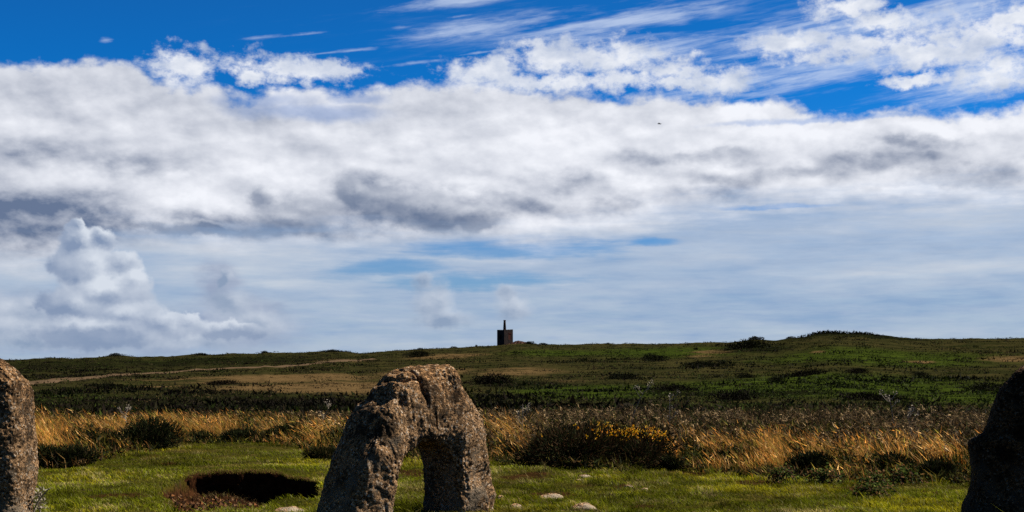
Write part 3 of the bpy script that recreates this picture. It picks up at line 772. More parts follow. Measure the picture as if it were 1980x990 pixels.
def make_lawn():
    x, y, D, X = scatter(330000, 7.8, 20, 0.47)
    e = edge_of(x, y); soil = soil_of(x, y)
    k = (D < e + 1.2) & (rng.random(len(x)) > soil * 0.97)
    x, y, D, soil = keep(k, x, y, D, soil); n = len(x)
    clear = np.zeros(n, bool)
    for st in STONES:
        b = gpt(st[0], st[1]); w = st[2] * b[1] / F / 2
        clear |= ((x - b[0]) / (w * .92)) ** 2 + ((y - b[1] + w * .2) / (w * .9)) ** 2 < 1
    x, y, D, soil = keep(~clear, x, y, D, soil); n = len(x)
    z = zg(x, y)
    g1 = fbm2(x, y, 1.1, 4, 61); g2 = fbm2(x, y, 0.28, 3, 62); g3 = fbm2(x, y, 0.11, 2, 63)
    h = (0.022 + 0.016 * g2 + 0.018 * np.clip(g1, -.3, .6) + rnd(n, 0, .018)).clip(0.006, .09)
    h = h * np.where(rng.random(n) < 0.012, 2.2, 1)
    ct = np.where((g1 + g3 * .5 > 0.16)[:, None], np.array([.31, .245, .010]), np.array([.195, .190, .009]))
    ct = np.where((g2 + rng.normal(0, .18, n) > 0.36)[:, None], np.array([.29, .20, .080]), ct)
    ct = np.where((rng.random(n) < .06)[:, None], np.array([.36, .31, .12]), ct)
    ct = ct * (1 + rng.normal(0, .22, (n, 1))).clip(.5, 1.7) * (1 + 0.9 * g2[:, None]) * (1.0 + 0.7 * g1[:, None]).clip(.4, 2)
    tu = fbm2(x, y, 0.42, 3, 64) + .25 * fbm2(x, y, 2.2, 2, 65)
    rough = smooth(tu, .30, .48)
    h = h * (1 + 1.6 * rough) * (1 + .8 * fbm2(x, y, .15, 2, 68)).clip(.3, 2); ct = ct * (1 - .58 * rough[:, None]) * np.array([.88, 1, .9])
    wn = smooth(fbm2(x, y, .7, 4, 69), .10, .42)[:, None]
    ct = ct * (1 - wn * .75) + wn * .75 * np.array([.20, .135, .04]) * (1 + rng.normal(0, .3, (n, 1))).clip(.3, 1.8)
    h = h * (1 - .45 * wn[:, 0])
    ct = ct * (1 + .75 * fbm2(x, y, 2.0, 2, 66)[:, None] + .9 * fbm2(x, y, .16, 3, 67)[:, None]).clip(.2, 1.8)
    lean = rng.normal(0, .55, (n, 2)) + np.array([-.25, -.05])
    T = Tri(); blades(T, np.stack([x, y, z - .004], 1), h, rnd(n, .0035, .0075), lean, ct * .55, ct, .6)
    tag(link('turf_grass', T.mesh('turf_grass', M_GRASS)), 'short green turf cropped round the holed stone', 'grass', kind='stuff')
make_lawn()

# ------------------------------------------------------------------ tall dry grass
GOLDP = [(80, 850, 50, 36, 1.1), (130, 815, 90, 24, 1), (225, 826, 60, 20, .9), (320, 830, 60, 24, .9), (420, 832, 70, 20, 1), (520, 834, 80, 18, .95), (620, 836, 60, 24, .75), (990, 845, 44, 34, .95), (1045, 828, 44, 20, .7),
         (1310, 866, 40, 28, 1.0), (1385, 876, 56, 26, 1.15), (1440, 886, 50, 20, .9), (1500, 868, 44, 20, .8), (1575, 818, 24, 12, .8), (1600, 872, 50, 18, .6), (1745, 862, 40, 30, 1.0), (1800, 876, 50, 26, 1.0), (1680, 868, 34, 18, .7), (1850, 885, 40, 30, .9), (1650, 898, 60, 14, .4), (1520, 900, 50, 14, .35), (1660, 815, 60, 10, .4), (1770, 815, 50, 10, .4), (-200, 840, 300, 40, .9), (2150, 870, 220, 40, .8), (780, 830, 130, 25, .8)]
def goldness(x, y):
    X = px_of(np.arctan2(x, y)); Dd = np.hypot(x, y); Y = HY + F * (H - 0.22) / Dd   # row of mid-height there
    r = 0
    for gx, gy, rx, ry, s in GOLDP: r = np.maximum(r, s * np.exp(-((X - gx) / rx) ** 2 - ((Y - gy + 12) / ry) ** 2))
    return r
def make_gold():
    x, y, D, X = scatter(330000, 12, 26, 0.47)
    e = edge_of(x, y); gn = fbm2(x, y, 0.55, 3, 71)
    cl = fbm2(x, y, 0.30, 3, 74)
    gap = smooth(fbm2(x, y, 1.1, 3, 79) + .55 * fbm2(x, y, .35, 2, 80), -.22, .16)
    p = goldness(x, y) * np.where(X > 950, gap, .35 + .65 * gap) * (0.56 + 1.3 * gn + 1.5 * cl + 0.16 * (X < 900) + 0.28 * (X < 345)) - 0.08
    k = (D > e + rng.normal(0.15, .3, len(x))) & (rng.random(len(x)) < p) & (D < e + np.interp(X, [0, 1000, 1150, 3000], [5.5, 5.5, 3.6, 3.6]) + rng.normal(0, .5, len(x)))
    x, y, D, X = keep(k, x, y, D, X); n = len(x); z = zg(x, y)
    e = edge_of(x, y); fr = smooth(D - e, 0, 1.8)
    h = (0.14 + 0.17 * fr) * (1 + 0.55 * fbm2(x, y, .4, 2, 72)) * rnd(n, .6, 1.2) * np.interp(X, [60, 130, 230, 350, 650, 1000, 1300, 1900], [1.3, 1.5, 1.2, .92, .88, 1.2, 1.08, 1.08])
    big = fbm2(x, y, .8, 3, 73)
    lean = np.stack([-0.40 + 0.5 * big + 0.45 * fbm2(x, y, .22, 2, 75) + rng.normal(0, .22, n), -.05 + 0.5 * fbm2(x, y, .25, 2, 76) + rng.normal(0, .2, n)], 1)
    ct = pick(n, [(.62, .30, .065), (.54, .22, .04), (.66, .39, .14), (.36, .15, .035), (.28, .13, .04), (.30, .22, .04), (.20, .16, .025)], .25) * (1 + 1.1 * fbm2(x, y, .5, 2, 78)[:, None]).clip(.4, 1.7)
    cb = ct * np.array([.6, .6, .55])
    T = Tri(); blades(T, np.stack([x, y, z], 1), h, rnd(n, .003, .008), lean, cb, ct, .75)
    # feathery heads on some
    q = rng.random(n) < .28; m = q.sum()
    tip = np.stack([x, y, z], 1)[q] + np.concatenate([lean[q] * h[q, None], (h[q] * .95)[:, None]], 1)
    d = unit(np.concatenate([lean[q] * 1.3, np.ones((m, 1)) * .7], 1) + rng.normal(0, .25, (m, 3)))
    needles(T, tip - d * .03, d, rnd(m, .05, .10), rnd(m, .008, .014), ct[q] * 1.15)
    tag(link('dry_grass', T.mesh('dry_grass', M_GOLD)), 'tall golden dry grass bleached by the summer', 'dry grass', kind='stuff')
make_gold()

# ------------------------------------------------------------------ dark undergrowth filling the scrub
def make_undergrowth():
    x, y, D, X = scatter(150000, 11.8, 32, 0.48)
    e = edge_of(x, y); n0 = fbm2(x, y, .7, 3, 81)
    fr = D - e
    k = (fr > -0.15 + 0.25 * n0)
    x, y, D, fr = keep(k, x, y, D, fr); n = len(x); z = zg(x, y)
    cl = fbm2(x, y, .6, 3, 82)
    top = (0.09 + 0.20 * smooth(fr, 0, 1.5) * (1 - .6 * smooth(fr, 4, 9))) * (1 + 1.0 * cl).clip(.15, 2)
    zz = z + top * rng.random(n) ** .6
    gd = goldness(x, y).clip(0, 1); zz = z + (zz - z) * (1 - .6 * gd)
    d = unit(np.stack([rng.normal(-.1, .7, n), rng.normal(0, .7, n), rnd(n, .1, 1.3)], 1))
    w = fbm2(x, y, 1.4, 3, 83)
    ga = pick(n, [(.030, .042, .010), (.060, .068, .010), (.022, .026, .010), (.11, .10, .016), (.15, .12, .02)], .3)
    br = pick(n, [(.045, .028, .014), (.10, .052, .018), (.028, .020, .012), (.19, .10, .035), (.26, .15, .05)], .3)
    far = smooth(fr, 3, 7)
    pb = np.clip(.35 + 1.0 * w + .25 * far, 0, 1)
    c = np.where((rng.random(n) < pb)[:, None], br, ga)
    T = Tri(); needles(T, np.stack([x, y, zz], 1), d, rnd(n, .04, .12), rnd(n, .010, .030), c)
    tag(link('undergrowth', T.mesh('undergrowth', M_LEAF)), 'low dark heath undergrowth between the dry grass', 'undergrowth', kind='stuff')
make_undergrowth()

# ------------------------------------------------------------------ dead bracken: bent brown stems with curled leaflets
def make_bracken():
    x, y, D, X = scatter(26000, 13, 27, 0.48)
    e = edge_of(x, y); fr = D - e
    p = np.interp(X, [-800, 0, 340, 420, 700, 900, 1000, 1900, 3000], [.15, .12, .2, .35, .6, .8, .9, 1, 1]) * smooth(fr, 1.2, 4.2) * (0.7 + 1.0 * fbm2(x, y, 1.2, 3, 91))
    k = rng.random(len(x)) < p
    x, y, D, X, fr = keep(k, x, y, D, X, fr); n = len(x); z = zg(x, y)
    h = rnd(n, .20, .40) * (1 + .35 * fbm2(x, y, 1.5, 2, 92)) * np.interp(X, [0, 500, 900, 1980], [.75, .85, 1, 1.06])
    lean = rng.normal(0, .45, (n, 2)) + np.array([-.2, 0])
    c = pick(n, [(.040, .026, .013), (.080, .048, .020), (.13, .085, .040), (.055, .036, .020), (.22, .145, .070), (.38, .26, .13), (.040, .045, .012)], .3)
    T = Tri(); base = np.stack([x, y, z], 1)
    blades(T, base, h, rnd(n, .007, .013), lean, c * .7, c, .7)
    m = 9
    t = rng.uniform(.35, 1, (n, m)); L3 = np.concatenate([lean, np.zeros((n, 1))], 1)
    pos = base[:, None] + t[..., None] * np.array([0, 0, 1.0]) * (h * .95)[:, None, None] + L3[:, None] * (h[:, None] * t ** 1.6)[..., None]
    pos = pos.reshape(-1, 3); cc = np.repeat(c, m, 0) * rng.uniform(.5, 1.7, (n * m, 1))
    d = unit(rng.normal(0, 1, (n * m, 3)) + np.array([-.2, 0, -.1]))
    needles(T, pos, d, rnd(n * m, .03, .085), rnd(n * m, .010, .024), cc)
    tag(link('dead_bracken', T.mesh('dead_bracken', M_DEAD)), 'band of dead grey brown bracken behind the dry grass', 'bracken', kind='stuff')
make_bracken()

# ------------------------------------------------------------------ heath tufts over the hillside
def make_heath():
    T = Tri()
    # distance spread so that tufts stay roughly even in the picture
    N = 26000
    u = rng.random(N); D = 42 * (RIDGE * 1.01 / 42) ** u; az = rng.uniform(-.48, .48, N)
    x, y = D * np.sin(az), D * np.cos(az)
    azd = np.degrees(az); lD = np.log(D)
    dry, gr, dk = patch(azd, lD, DRY), patch(azd, lD, GREEN), patch(azd, lD, DARK)
    n0 = fbm2(x, y, 30, 3, 95)
    k = rng.random(N) < np.clip(.65 - dry * .5 + dk * .4 + n0, .08, 1)
    x, y, D, dry, gr, dk, n0 = keep(k, x, y, D, dry, gr, dk, n0); N = len(x)
    z = zg(x, y)
    dkn = fbm2(x, y, 22, 3, 97) + .6 * fbm2(x, y, 7, 2, 98); clump = smooth(dkn, .12, .30)
    s = (0.20 + D * 0.00125) * (1 + .7 * clump) * np.exp(rng.normal(0, .35, N)); s = s.clip(.12, 1.7)
    m = 16
    th = rng.uniform(0, 2 * math.pi, (N, m)); ra = np.sqrt(rng.random((N, m)))
    wx = rng.uniform(1.2, 4.0, N) * s
    px = x[:, None] + np.cos(th) * ra * wx[:, None]; py = y[:, None] + np.sin(th) * ra * s[:, None] * .9
    pz = z[:, None] + (1 - ra ** 2) * s[:, None] * .30 * rng.uniform(.4, 1, (N, m)) - .03
    P = np.stack([px, py, pz], -1).reshape(-1, 3)
    d = unit(rng.normal(0, .7, (N * m, 3)) + np.array([0, 0, .55]))
    green = pick(N, [(.038, .056, .008), (.056, .078, .011), (.020, .027, .007)], .25)
    brown = pick(N, [(.030, .022, .011), (.020, .014, .009), (.040, .034, .013)], .25)
    straw = pick(N, [(.12, .078, .032), (.085, .058, .025)], .25)
    r = rng.random(N)
    c = np.where((r < np.clip(.35 + gr * .6 - dk * .4, 0, 1))[:, None], green, brown)
    c = np.where((rng.random(N) < dry * .75)[:, None], straw, c)
    c = c * (1 - .72 * clump[:, None])
    c = np.repeat(c, m, 0) * rng.uniform(.8, 1.2, (N * m, 1))
    sl = np.repeat(s, m)
    needles(T, P, d, sl * rng.uniform(.3, .7, N * m), sl * rng.uniform(.14, .34, N * m), c)
    tag(link('hill_heath', T.mesh('hill_heath', M_LEAF)), 'heather and grass tufts covering the moor', 'heath', kind='stuff')
make_heath()

# ------------------------------------------------------------------ shrubs
def shrub_points(n, rx, ry, rz, lumps, seed):
    g = np.random.default_rng(seed)
    L = []
    for i in range(lumps):
        a = g.uniform(0, 2 * math.pi); r = math.sqrt(g.random()) * .72
        s = g.uniform(.35, .62)
        L.append((math.cos(a) * r, math.sin(a) * r, g.uniform(.18, .50) * (1.1 - .5 * r), s))
    L.append((0, 0, .3, .7)); L = np.array(L)
    idx = g.choice(len(L), n, p=L[:, 3] ** 2 / (L[:, 3] ** 2).sum())
    d = unit(g.normal(size=(n, 3))); rr = g.random(n) ** .28
    P = L[idx, :3] + d * (L[idx, 3] * rr)[:, None] * np.array([1, 1, .72])
    P[:, 2] = np.abs(P[:, 2])
    P[:, 2] /= 0.95
    out = d * .8 + np.array([0, 0, .45])
    return P * np.array([rx, ry, rz]), unit(out + g.normal(0, .35, (n, 3)))
def shrub(name, base, rx, ry, rz, n, nl, nw, cols, label, cat='bush', group=None, lumps=7, seed=1, stems=5, flowers=None, parts=True):
    P, d = shrub_points(n, rx, ry, rz, lumps, seed)
    T = Tri(); needles(T, P, d, rnd(n, .6, 1.3) * nl, rnd(n, .6, 1.3) * nw, pick(n, cols, .28))
    if not parts:
        o = link(name, T.mesh(name, M_LEAF), None, base); return tag(o, label, cat, group)
    t = empty(name, base, label, cat, group)
    link('foliage', T.mesh('foliage', M_LEAF), t)
    S = Tri()
    for i in range(stems):
        a = rng.uniform(0, 6.28); q = np.array([math.cos(a) * rx * .6, math.sin(a) * ry * .6, rz * rng.uniform(.45, .8)])
        k = np.linspace(0, 1, 5)[:, None]
        pts = k * q + np.array([0, 0, -.04]) + (k * (1 - k)) * rng.normal(0, .25, 3) * rx * .5
        tube(S, pts, np.linspace(.022, .008, 5) * max(1, rx), (.05, .035, .022), 5)
    link('stems', S.mesh('stems', M_WOOD), t)
    if flowers:
        m, f = flowers
        P2, d2 = shrub_points(60000, rx, ry, rz, lumps, seed)
        w = f(P2) ; k = np.nonzero(rng.random(len(P2)) < w)[0]; k = rng.permutation(k)[:m]
        c = np.repeat(P2[k] + d2[k] * .03, 4, 0) + rng.normal(0, .008, (len(k) * 4, 3))
        B = Tri(); dd = unit(np.repeat(d2[k], 4, 0) + rng.normal(0, .6, (len(k) * 4, 3)))
        needles(B, c, dd, rnd(len(c), .013, .025), rnd(len(c), .011, .019), pick(len(c), [(.82, .41, .012), (.80, .29, .010), (.72, .46, .03)], .2))
        tag(link('flowers', B.mesh('flowers', M_FLOWER), t), kind='stuff')
    return t
GORSE = [(.016, .024, .008), (.026, .034, .010), (.040, .044, .012), (.030, .022, .010)]
HEATHER = [(.020, .014, .009), (.030, .020, .012), (.022, .024, .009)]
MIXED = [(.035, .045, .010), (.065, .065, .014), (.09, .065, .020), (.025, .026, .010)]

# flowering gorse in the middle right: two joined humps of one bush
g = at_dist(1150, 13.6)
def fl(P): return smooth(P[:, 2], .24, .46) * (.02 + .98 * smooth(P[:, 0], -.15, .25)) * (0.25 + 1.5 * np.clip(fbm(P / .16, 2, 5), 0, 1)) * .35
shrub('gorse_bush', g, .78, .55, .56, 24000, .065, .013, GORSE + [(.060, .030, .014), (.09, .05, .02), (.045, .024, .012)], 'large dark gorse bush dotted with yellow flowers, right of the holed stone', lumps=10, seed=12, stems=9, flowers=(330, fl))
DG = 'dark shrubs among the dry grass'
def near_shrub(X, D, wpx, hpx, label, seed, cols=GORSE, n=4500, name='gorse_bush', nl=.055, nw=.014):
    b = at_dist(X, D); s = D / F
    shrub(name, b, wpx * s * .58, wpx * s * .42, hpx * s * 1.15, int(n * 1.3), nl, nw, cols, label, 'bush', DG, 9, seed)
near_shrub(285, 17.4, 125, 62, 'broad dark gorse bush in the golden grass, right of the left upright stone', 21, n=7000)
near_shrub(180, 16.6, 100, 44, 'low dark bush between the tall dry grass and the broad gorse at left', 22)
near_shrub(125, 14.5, 95, 38, 'dark green bush at the turf edge, nearest the left upright stone', 23)
near_shrub(470, 19.0, 70, 26, 'small dark green bush at the foot of the dry grass, above the hollow', 24, n=3000)
near_shrub(555, 18.9, 90, 34, 'olive bush in the dry grass left of the holed stone', 25, MIXED)
near_shrub(622, 14.9, 56, 26, 'small rusty green shrub alone on the turf, touching the holed stone outline', 26, MIXED, n=2500)
near_shrub(985, 14.6, 44, 30, 'small dark bush just right of the holed stone', 27, n=2500)
near_shrub(1560, 12.9, 70, 46, 'dark shadowed bush behind the shiny bramble', 28, n=3500)
near_shrub(1722, 12.9, 80, 44, 'dark bush with bare twigs below the dry grass, towards the right upright stone', 29, n=3500)
near_shrub(1815, 12.8, 60, 34, 'small dark bush beside the right upright stone', 30, n=2500)
near_shrub(1410, 14.6, 60, 26, 'dark twiggy bush hidden in golden grass right of the flowering gorse', 31, HEATHER, n=2500, name='heather_bush')
near_shrub(1640, 17.5, 120, 40, 'dark heather bush behind the orange grass at right', 32, HEATHER, n=3500, name='heather_bush')
near_shrub(1480, 24.0, 150, 30, 'wide black looking gorse at the back of the bracken', 33, n=4500)
near_shrub(1770, 23.0, 120, 34, 'rounded dark gorse at the back of the bracken, near the right upright stone', 34, n=4000)

near_shrub(1370, 14.8, 46, 24, 'rusty small shrub in the golden grass left of the twiggy dark one', 41, MIXED, n=1800, name='shrub')
near_shrub(1475, 14.2, 56, 30, 'olive and brown shrub in the dry grass above the shining bramble', 42, MIXED, n=2200, name='shrub')
near_shrub(1640, 14.6, 60, 34, 'brown olive shrub in the dry grass between the shadowed bush and the twiggy bush', 43, MIXED, n=2400, name='shrub')
near_shrub(1545, 16.5, 80, 34, 'dark brown heather clump behind the olive shrub in the dry grass', 44, HEATHER, n=2600, name='heather_bush')
near_shrub(1860, 15.0, 60, 36, 'dark shrub half hidden by the right upright stone', 45, n=2400)
near_shrub(75, 15.6, 60, 30, 'olive shrub in golden grass touching the left upright stone', 46, MIXED, n=2200, name='shrub')
near_shrub(395, 19.2, 50, 22, 'small olive shrub at the turf edge right of the broad gorse', 47, MIXED, n=1800, name='shrub')
near_shrub(665, 18.0, 60, 34, 'brown shrub in the dry grass partly behind the holed stone', 48, MIXED, n=2200, name='shrub')
near_shrub(1300, 13.6, 40, 22, 'small dark shrub at the right end of the flowering gorse', 49, n=1600)
# brambles with shiny leaves at the turf edge
def bramble(X, D, wpx, hpx, label, seed, n=420):
    b = at_dist(X, D); s = D / F; rx, rz = wpx * s / 2, hpx * s
    t = empty('bramble', b, label, 'bramble', 'brambles at the turf edge')
    L = Tri(); S = Tri()
    for i in range(9):
        a = rng.uniform(0, 6.28); r = rng.uniform(.5, 1)
        k = np.linspace(0, 1, 9)[:, None]
        end = np.array([math.cos(a) * rx * r, math.sin(a) * rx * .7 * r, 0])
        pts = k * end + np.array([0, 0, 1.0]) * (4 * k * (1 - k) * rz * rng.uniform(.6, 1) + .01)
        tube(S, pts, .004, (.10, .05, .03), 5)
        m = n // 9; kk = rng.integers(1, 9, m); p = pts[kk] + rng.normal(0, .03, (m, 3)); p[:, 2] = np.abs(p[:, 2])
        d = unit(rng.normal(0, 1, (m, 3)) * np.array([1, 1, .5])); nr = unit(rng.normal(0, .5, (m, 3)) + np.array([.3, -.1, 1]))
        leaves(L, p, nr, d, rnd(m, .022, .045), rnd(m, .014, .028), pick(m, [(.05, .075, .012), (.08, .105, .02), (.03, .045, .010), (.15, .08, .03)], .25))
    link('foliage', L.mesh('foliage', M_LEAF2), t); link('stems', S.mesh('stems', M_WOOD), t)
M_LEAF2 = leaf_mat('glossy_leaves', .3, .75, .04, 1.0)
bramble(1510, 12.1, 80, 26, 'bramble clump with small shining leaves in front of the dark shadowed bush', 1)
bramble(1590, 12.0, 80, 22, 'low green bramble just right of the shining clump', 2)
bramble(1680, 11.6, 90, 22, 'low spreading bramble on the turf in front of the dark twiggy bush', 3)
bramble(1745, 12.1, 90, 30, 'leafy bramble below the orange grass at right', 4)
bramble(1690, 10.9, 100, 18, 'bright green low plant in the turf towards the right upright stone', 5)

# ------------------------------------------------------------------ dead stalks standing above the bracken
def stalk(X, D, top, label, kind, seed):
    b = at_dist(X, D); h = H + (HY - top) / F * D - b[2]
    t = empty('dead_stalk', b, label, 'dead stalk', 'dead stalks rising from the scrub')
    g = np.random.default_rng(seed)
    S = Tri(); k = np.linspace(0, 1, 8)[:, None]
    bend = np.array([g.normal(0, .10), g.normal(0, .05), 0])
    pts = k * np.array([0, 0, h]) + bend * k ** 2
    tube(S, pts, np.linspace(.008, .004, 8), (.34, .27, .19), 5)
    link('stem', S.mesh('stem', M_WOOD), t)
    for i in range(6 if kind == 'twig' else 5):
        W = Tri()
        u = g.uniform(.45, 1) if kind == 'twig' else g.uniform(.82, 1)
        p0 = np.array([0, 0, h]) * u + bend * u * u
        a = g.uniform(0, 6.28); L = h * g.uniform(.14, .30)
        q = p0 + np.array([math.cos(a) * L * .7, math.sin(a) * L * .7, L * .7])
        mid = (p0 + q) / 2 + np.array([0, 0, -L * .12])
        tube(W, np.stack([p0, mid, q]), np.array([.0045, .004, .003]), (.40, .33, .24), 4)
        br = link('branch', W.mesh('branch', M_WOOD), t); W = Tri()
        m = 14
        c = q + g.normal(0, .018, (m, 3)); c[:, 2] = np.maximum(c[:, 2], q[2] - .01)
        needles(W, c, unit(g.normal(0, 1, (m, 3)) + np.array([0, 0, .6])), g.uniform(.02, .035, m), g.uniform(.007, .012, m), pick(m, [(.62, .54, .42), (.36, .29, .21)], .2))
        tag(link('seed_head', W.mesh('seed_head', M_WOOD), br), kind='stuff')
stalk(1215, 17.5, 757, 'tall forked dead stalk against the green hill, above the flowering gorse', 'umbel', 3)
stalk(1730, 16.5, 766, 'tall dead stalk with pale seed heads, above the orange grass at right', 'umbel', 5)
stalk(1295, 18.5, 768, 'thin bent dead stalk right of the tall forked one', 'twig', 7)
stalk(1768, 15.5, 800, 'short pale dead stalk in dark bracken right of the tall seed heads', 'umbel', 9)
stalk(1010, 17.0, 781, 'twiggy dead stalk just right of the holed stone', 'twig', 11)
stalk(620, 21.0, 784, 'small forked dead stalk in the grey band left of the holed stone', 'twig', 13)
stalk(250, 20.0, 783, 'thin dead stalk above the golden grass at left', 'twig', 15)
stalk(64, 9.7, 930, 'thin bare stalk in the turf beside the left upright stone', 'twig', 17)
stalk(78, 9.75, 958, 'shorter bare stalk beside the one next to the left upright stone', 'twig', 19)

# ------------------------------------------------------------------ pale flat stones in the turf
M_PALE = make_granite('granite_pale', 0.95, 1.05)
def flat_stone(X, Y, wpx, hpx, label, seed):
    b = gpt(X, Y); D = b[1]; s = D / F
    w, hh = wpx * s / 2, hpx * s * .95 + .004
    n, m = 34, 54
    th = np.linspace(0.02, math.pi * .62, n)[:, None]; ph = np.linspace(0, 2 * math.pi, m, endpoint=False)[None]
    e = 0.75
    cx = np.sign(np.cos(ph)) * np.abs(np.cos(ph)) ** e; cy = np.sign(np.sin(ph)) * np.abs(np.sin(ph)) ** e
    G = np.stack([np.sin(th) * cx * w, np.sin(th) * cy * w * .8, np.cos(th) * hh + 0 * ph], -1)
    N = unit(G + 1e-6)
    V = G.reshape(-1, 3)
    V = V + N.reshape(-1, 3) * (fbm(V / (w * .8) + seed, 4, seed) * w * .42 * np.array([1, 1, .35])[None].mean() * 1.0)[:, None] * np.array([1, 1, .45])
    me = grid_mesh('flat_stone', V.reshape(G.shape), M_PALE); bm_fix(me)
    tag(link('flat_stone', me, None, b - np.array([0, 0, hh * .15])), label, 'stone', 'pale stones lying in the turf')
for st in STONES: flat_stone(*st)

# ------------------------------------------------------------------ undercut earth bank at the back of the hollow
def make_bank():
    n = 240; X = np.linspace(352, 612, n); az = az_of(X)
    Ds = np.linspace(11.2, 13.6, 480)
    P = pit_shape((Ds[None] * np.sin(az)[:, None]).ravel(), (Ds[None] * np.cos(az)[:, None]).ravel()).reshape(n, -1)
    idx = np.array([np.nonzero(r > .08)[0].max() if (r > .08).any() else 0 for r in P]); Dr = Ds[idx]
    k = np.ones(9) / 9; Dr = np.convolve(np.pad(Dr, 4, 'edge'), k, 'valid')
    zt = zg((Dr + .10) * np.sin(az), (Dr + .10) * np.cos(az)); zb = zg((Dr - .16) * np.sin(az), (Dr - .16) * np.cos(az))
    end = smooth(np.abs(np.linspace(-1, 1, n)), 1, .86)
    rows = []
    prof = [(.16, -.015), (.05, .006), (-.03, .004), (-.060, -.018), (-.058, -.045), (-.035, -.085), (-.01, -.13), (.015, None), (.03, None)]
    for i, (o, dz) in enumerate(prof):
        w = fbm2(X, 0 * X + i * 7.3, 9, 4, 120) * .030 + fbm2(X, 0 * X + i * 3.1, 40, 2, 121) * .03
        d = Dr + (o + w) * end + (1 - end) * .05
        z = zt + (dz if dz is not None else 0) * end - (1 - end) * .02
        if dz is None: z = np.minimum(zt - .14, zb - .02 - .05 * (i == 8))
        z = z + fbm2(X, 0 * X + i * 5.7, 7, 3, 122) * .012 * (i > 0)
        rows.append(np.stack([d * np.sin(az), d * np.cos(az), z], 1))
    V = np.stack(rows, 1).reshape(-1, 3); m = len(prof)
    i = np.arange(n - 1)[:, None] * m + np.arange(m - 1)[None]
    Fc = np.stack([i, i + 1, i + 1 + m, i + m], -1).reshape(-1, 4)
    tag(link('earth_bank', mesh('earth_bank', V, Fc, M_GROUND, np.ones((len(V), 3)) * np.array([1, 0, 0]), True)), kind='structure')
    # turf fringe hanging over it
    T = Tri(); q = rng.integers(0, n, 2600); r = rng.uniform(0, 1, 2600)[:, None]
    G = V.reshape(n, m, 3); b = G[q, 1] * r + G[q, 3] * (1 - r); b = b + np.stack([rnd(2600, -.006, .006), 0 * b[:, 0], 0 * b[:, 0]], 1)
    c = pick(2600, [(.20, .18, .02), (.13, .15, .015), (.30, .19, .07), (.16, .09, .04)], .3)
    blades(T, b, rnd(2600, .012, .04), rnd(2600, .003, .006), rng.normal(0, .6, (2600, 2)) + np.array([0, -.9]), c * .6, c, .5)
    tag(link('turf_fringe', T.mesh('turf_fringe', M_GRASS)), 'ragged turf fringe overhanging the back of the dug hollow', 'grass', kind='stuff')
make_bank()

# ------------------------------------------------------------------ clods and stones of the hollow
def make_clods():
    T = Tri(); n = 3000
    x = PIT[0] + rng.normal(-.35, .5, n); y = PIT[1] + rng.uniform(-1.9, 1.4, n)
    p = pit_shape(x, y); k = p > .12
    x, y = x[k], y[k]; n = len(x); z = zg(x, y)
    ico = unit(np.array([(1, 0, 0), (-1, 0, 0), (0, 1, 0), (0, -1, 0), (0, 0, 1), (0, 0, -1.0)]))
    f = np.array([[0, 2, 4], [2, 1, 4], [1, 3, 4], [3, 0, 4], [2, 0, 5], [1, 2, 5], [3, 1, 5], [0, 3, 5]])
    s = np.exp(rng.normal(math.log(.006), .75, n)).clip(.002, .028)
    V = (ico[None] * rng.uniform(.6, 1.4, (n, 6, 1)) * s[:, None, None] + np.stack([x, y, z + s * .3], 1)[:, None])
    c = pick(n, [(.10, .045, .020), (.16, .075, .030), (.05, .024, .012), (.20, .11, .055), (.17, .07, .025), (.03, .015, .008), (.04, .02, .01)], .5) * .8
    T.add(V.reshape(-1, 3), (np.arange(n)[:, None, None] * 6 + f).reshape(-1, 3), np.repeat(c, 6, 0))
    # roots and dead blades hanging over the far bank
    m = 1500
    xx = PIT[0] + rng.uniform(-1, .85, m); yy = PIT[1] + rng.uniform(.95, 1.5, m); pp = pit_shape(xx, yy); k = (pp > .05) & (pp < .8)
    xx, yy = xx[k], yy[k]; m = len(xx)
    blades(T, np.stack([xx, yy, zg(xx, yy)], 1), rnd(m, .02, .06), rnd(m, .003, .007), rng.normal(0, .8, (m, 2)) + np.array([0, -.7]), pick(m, [(.10, .06, .03)], .3), pick(m, [(.22, .12, .05), (.16, .13, .05)], .3))
    tag(link('loose_earth', T.mesh('loose_earth', M_DEAD)), 'crumbs of red brown earth in the dug hollow', 'earth', kind='stuff')
make_clods()

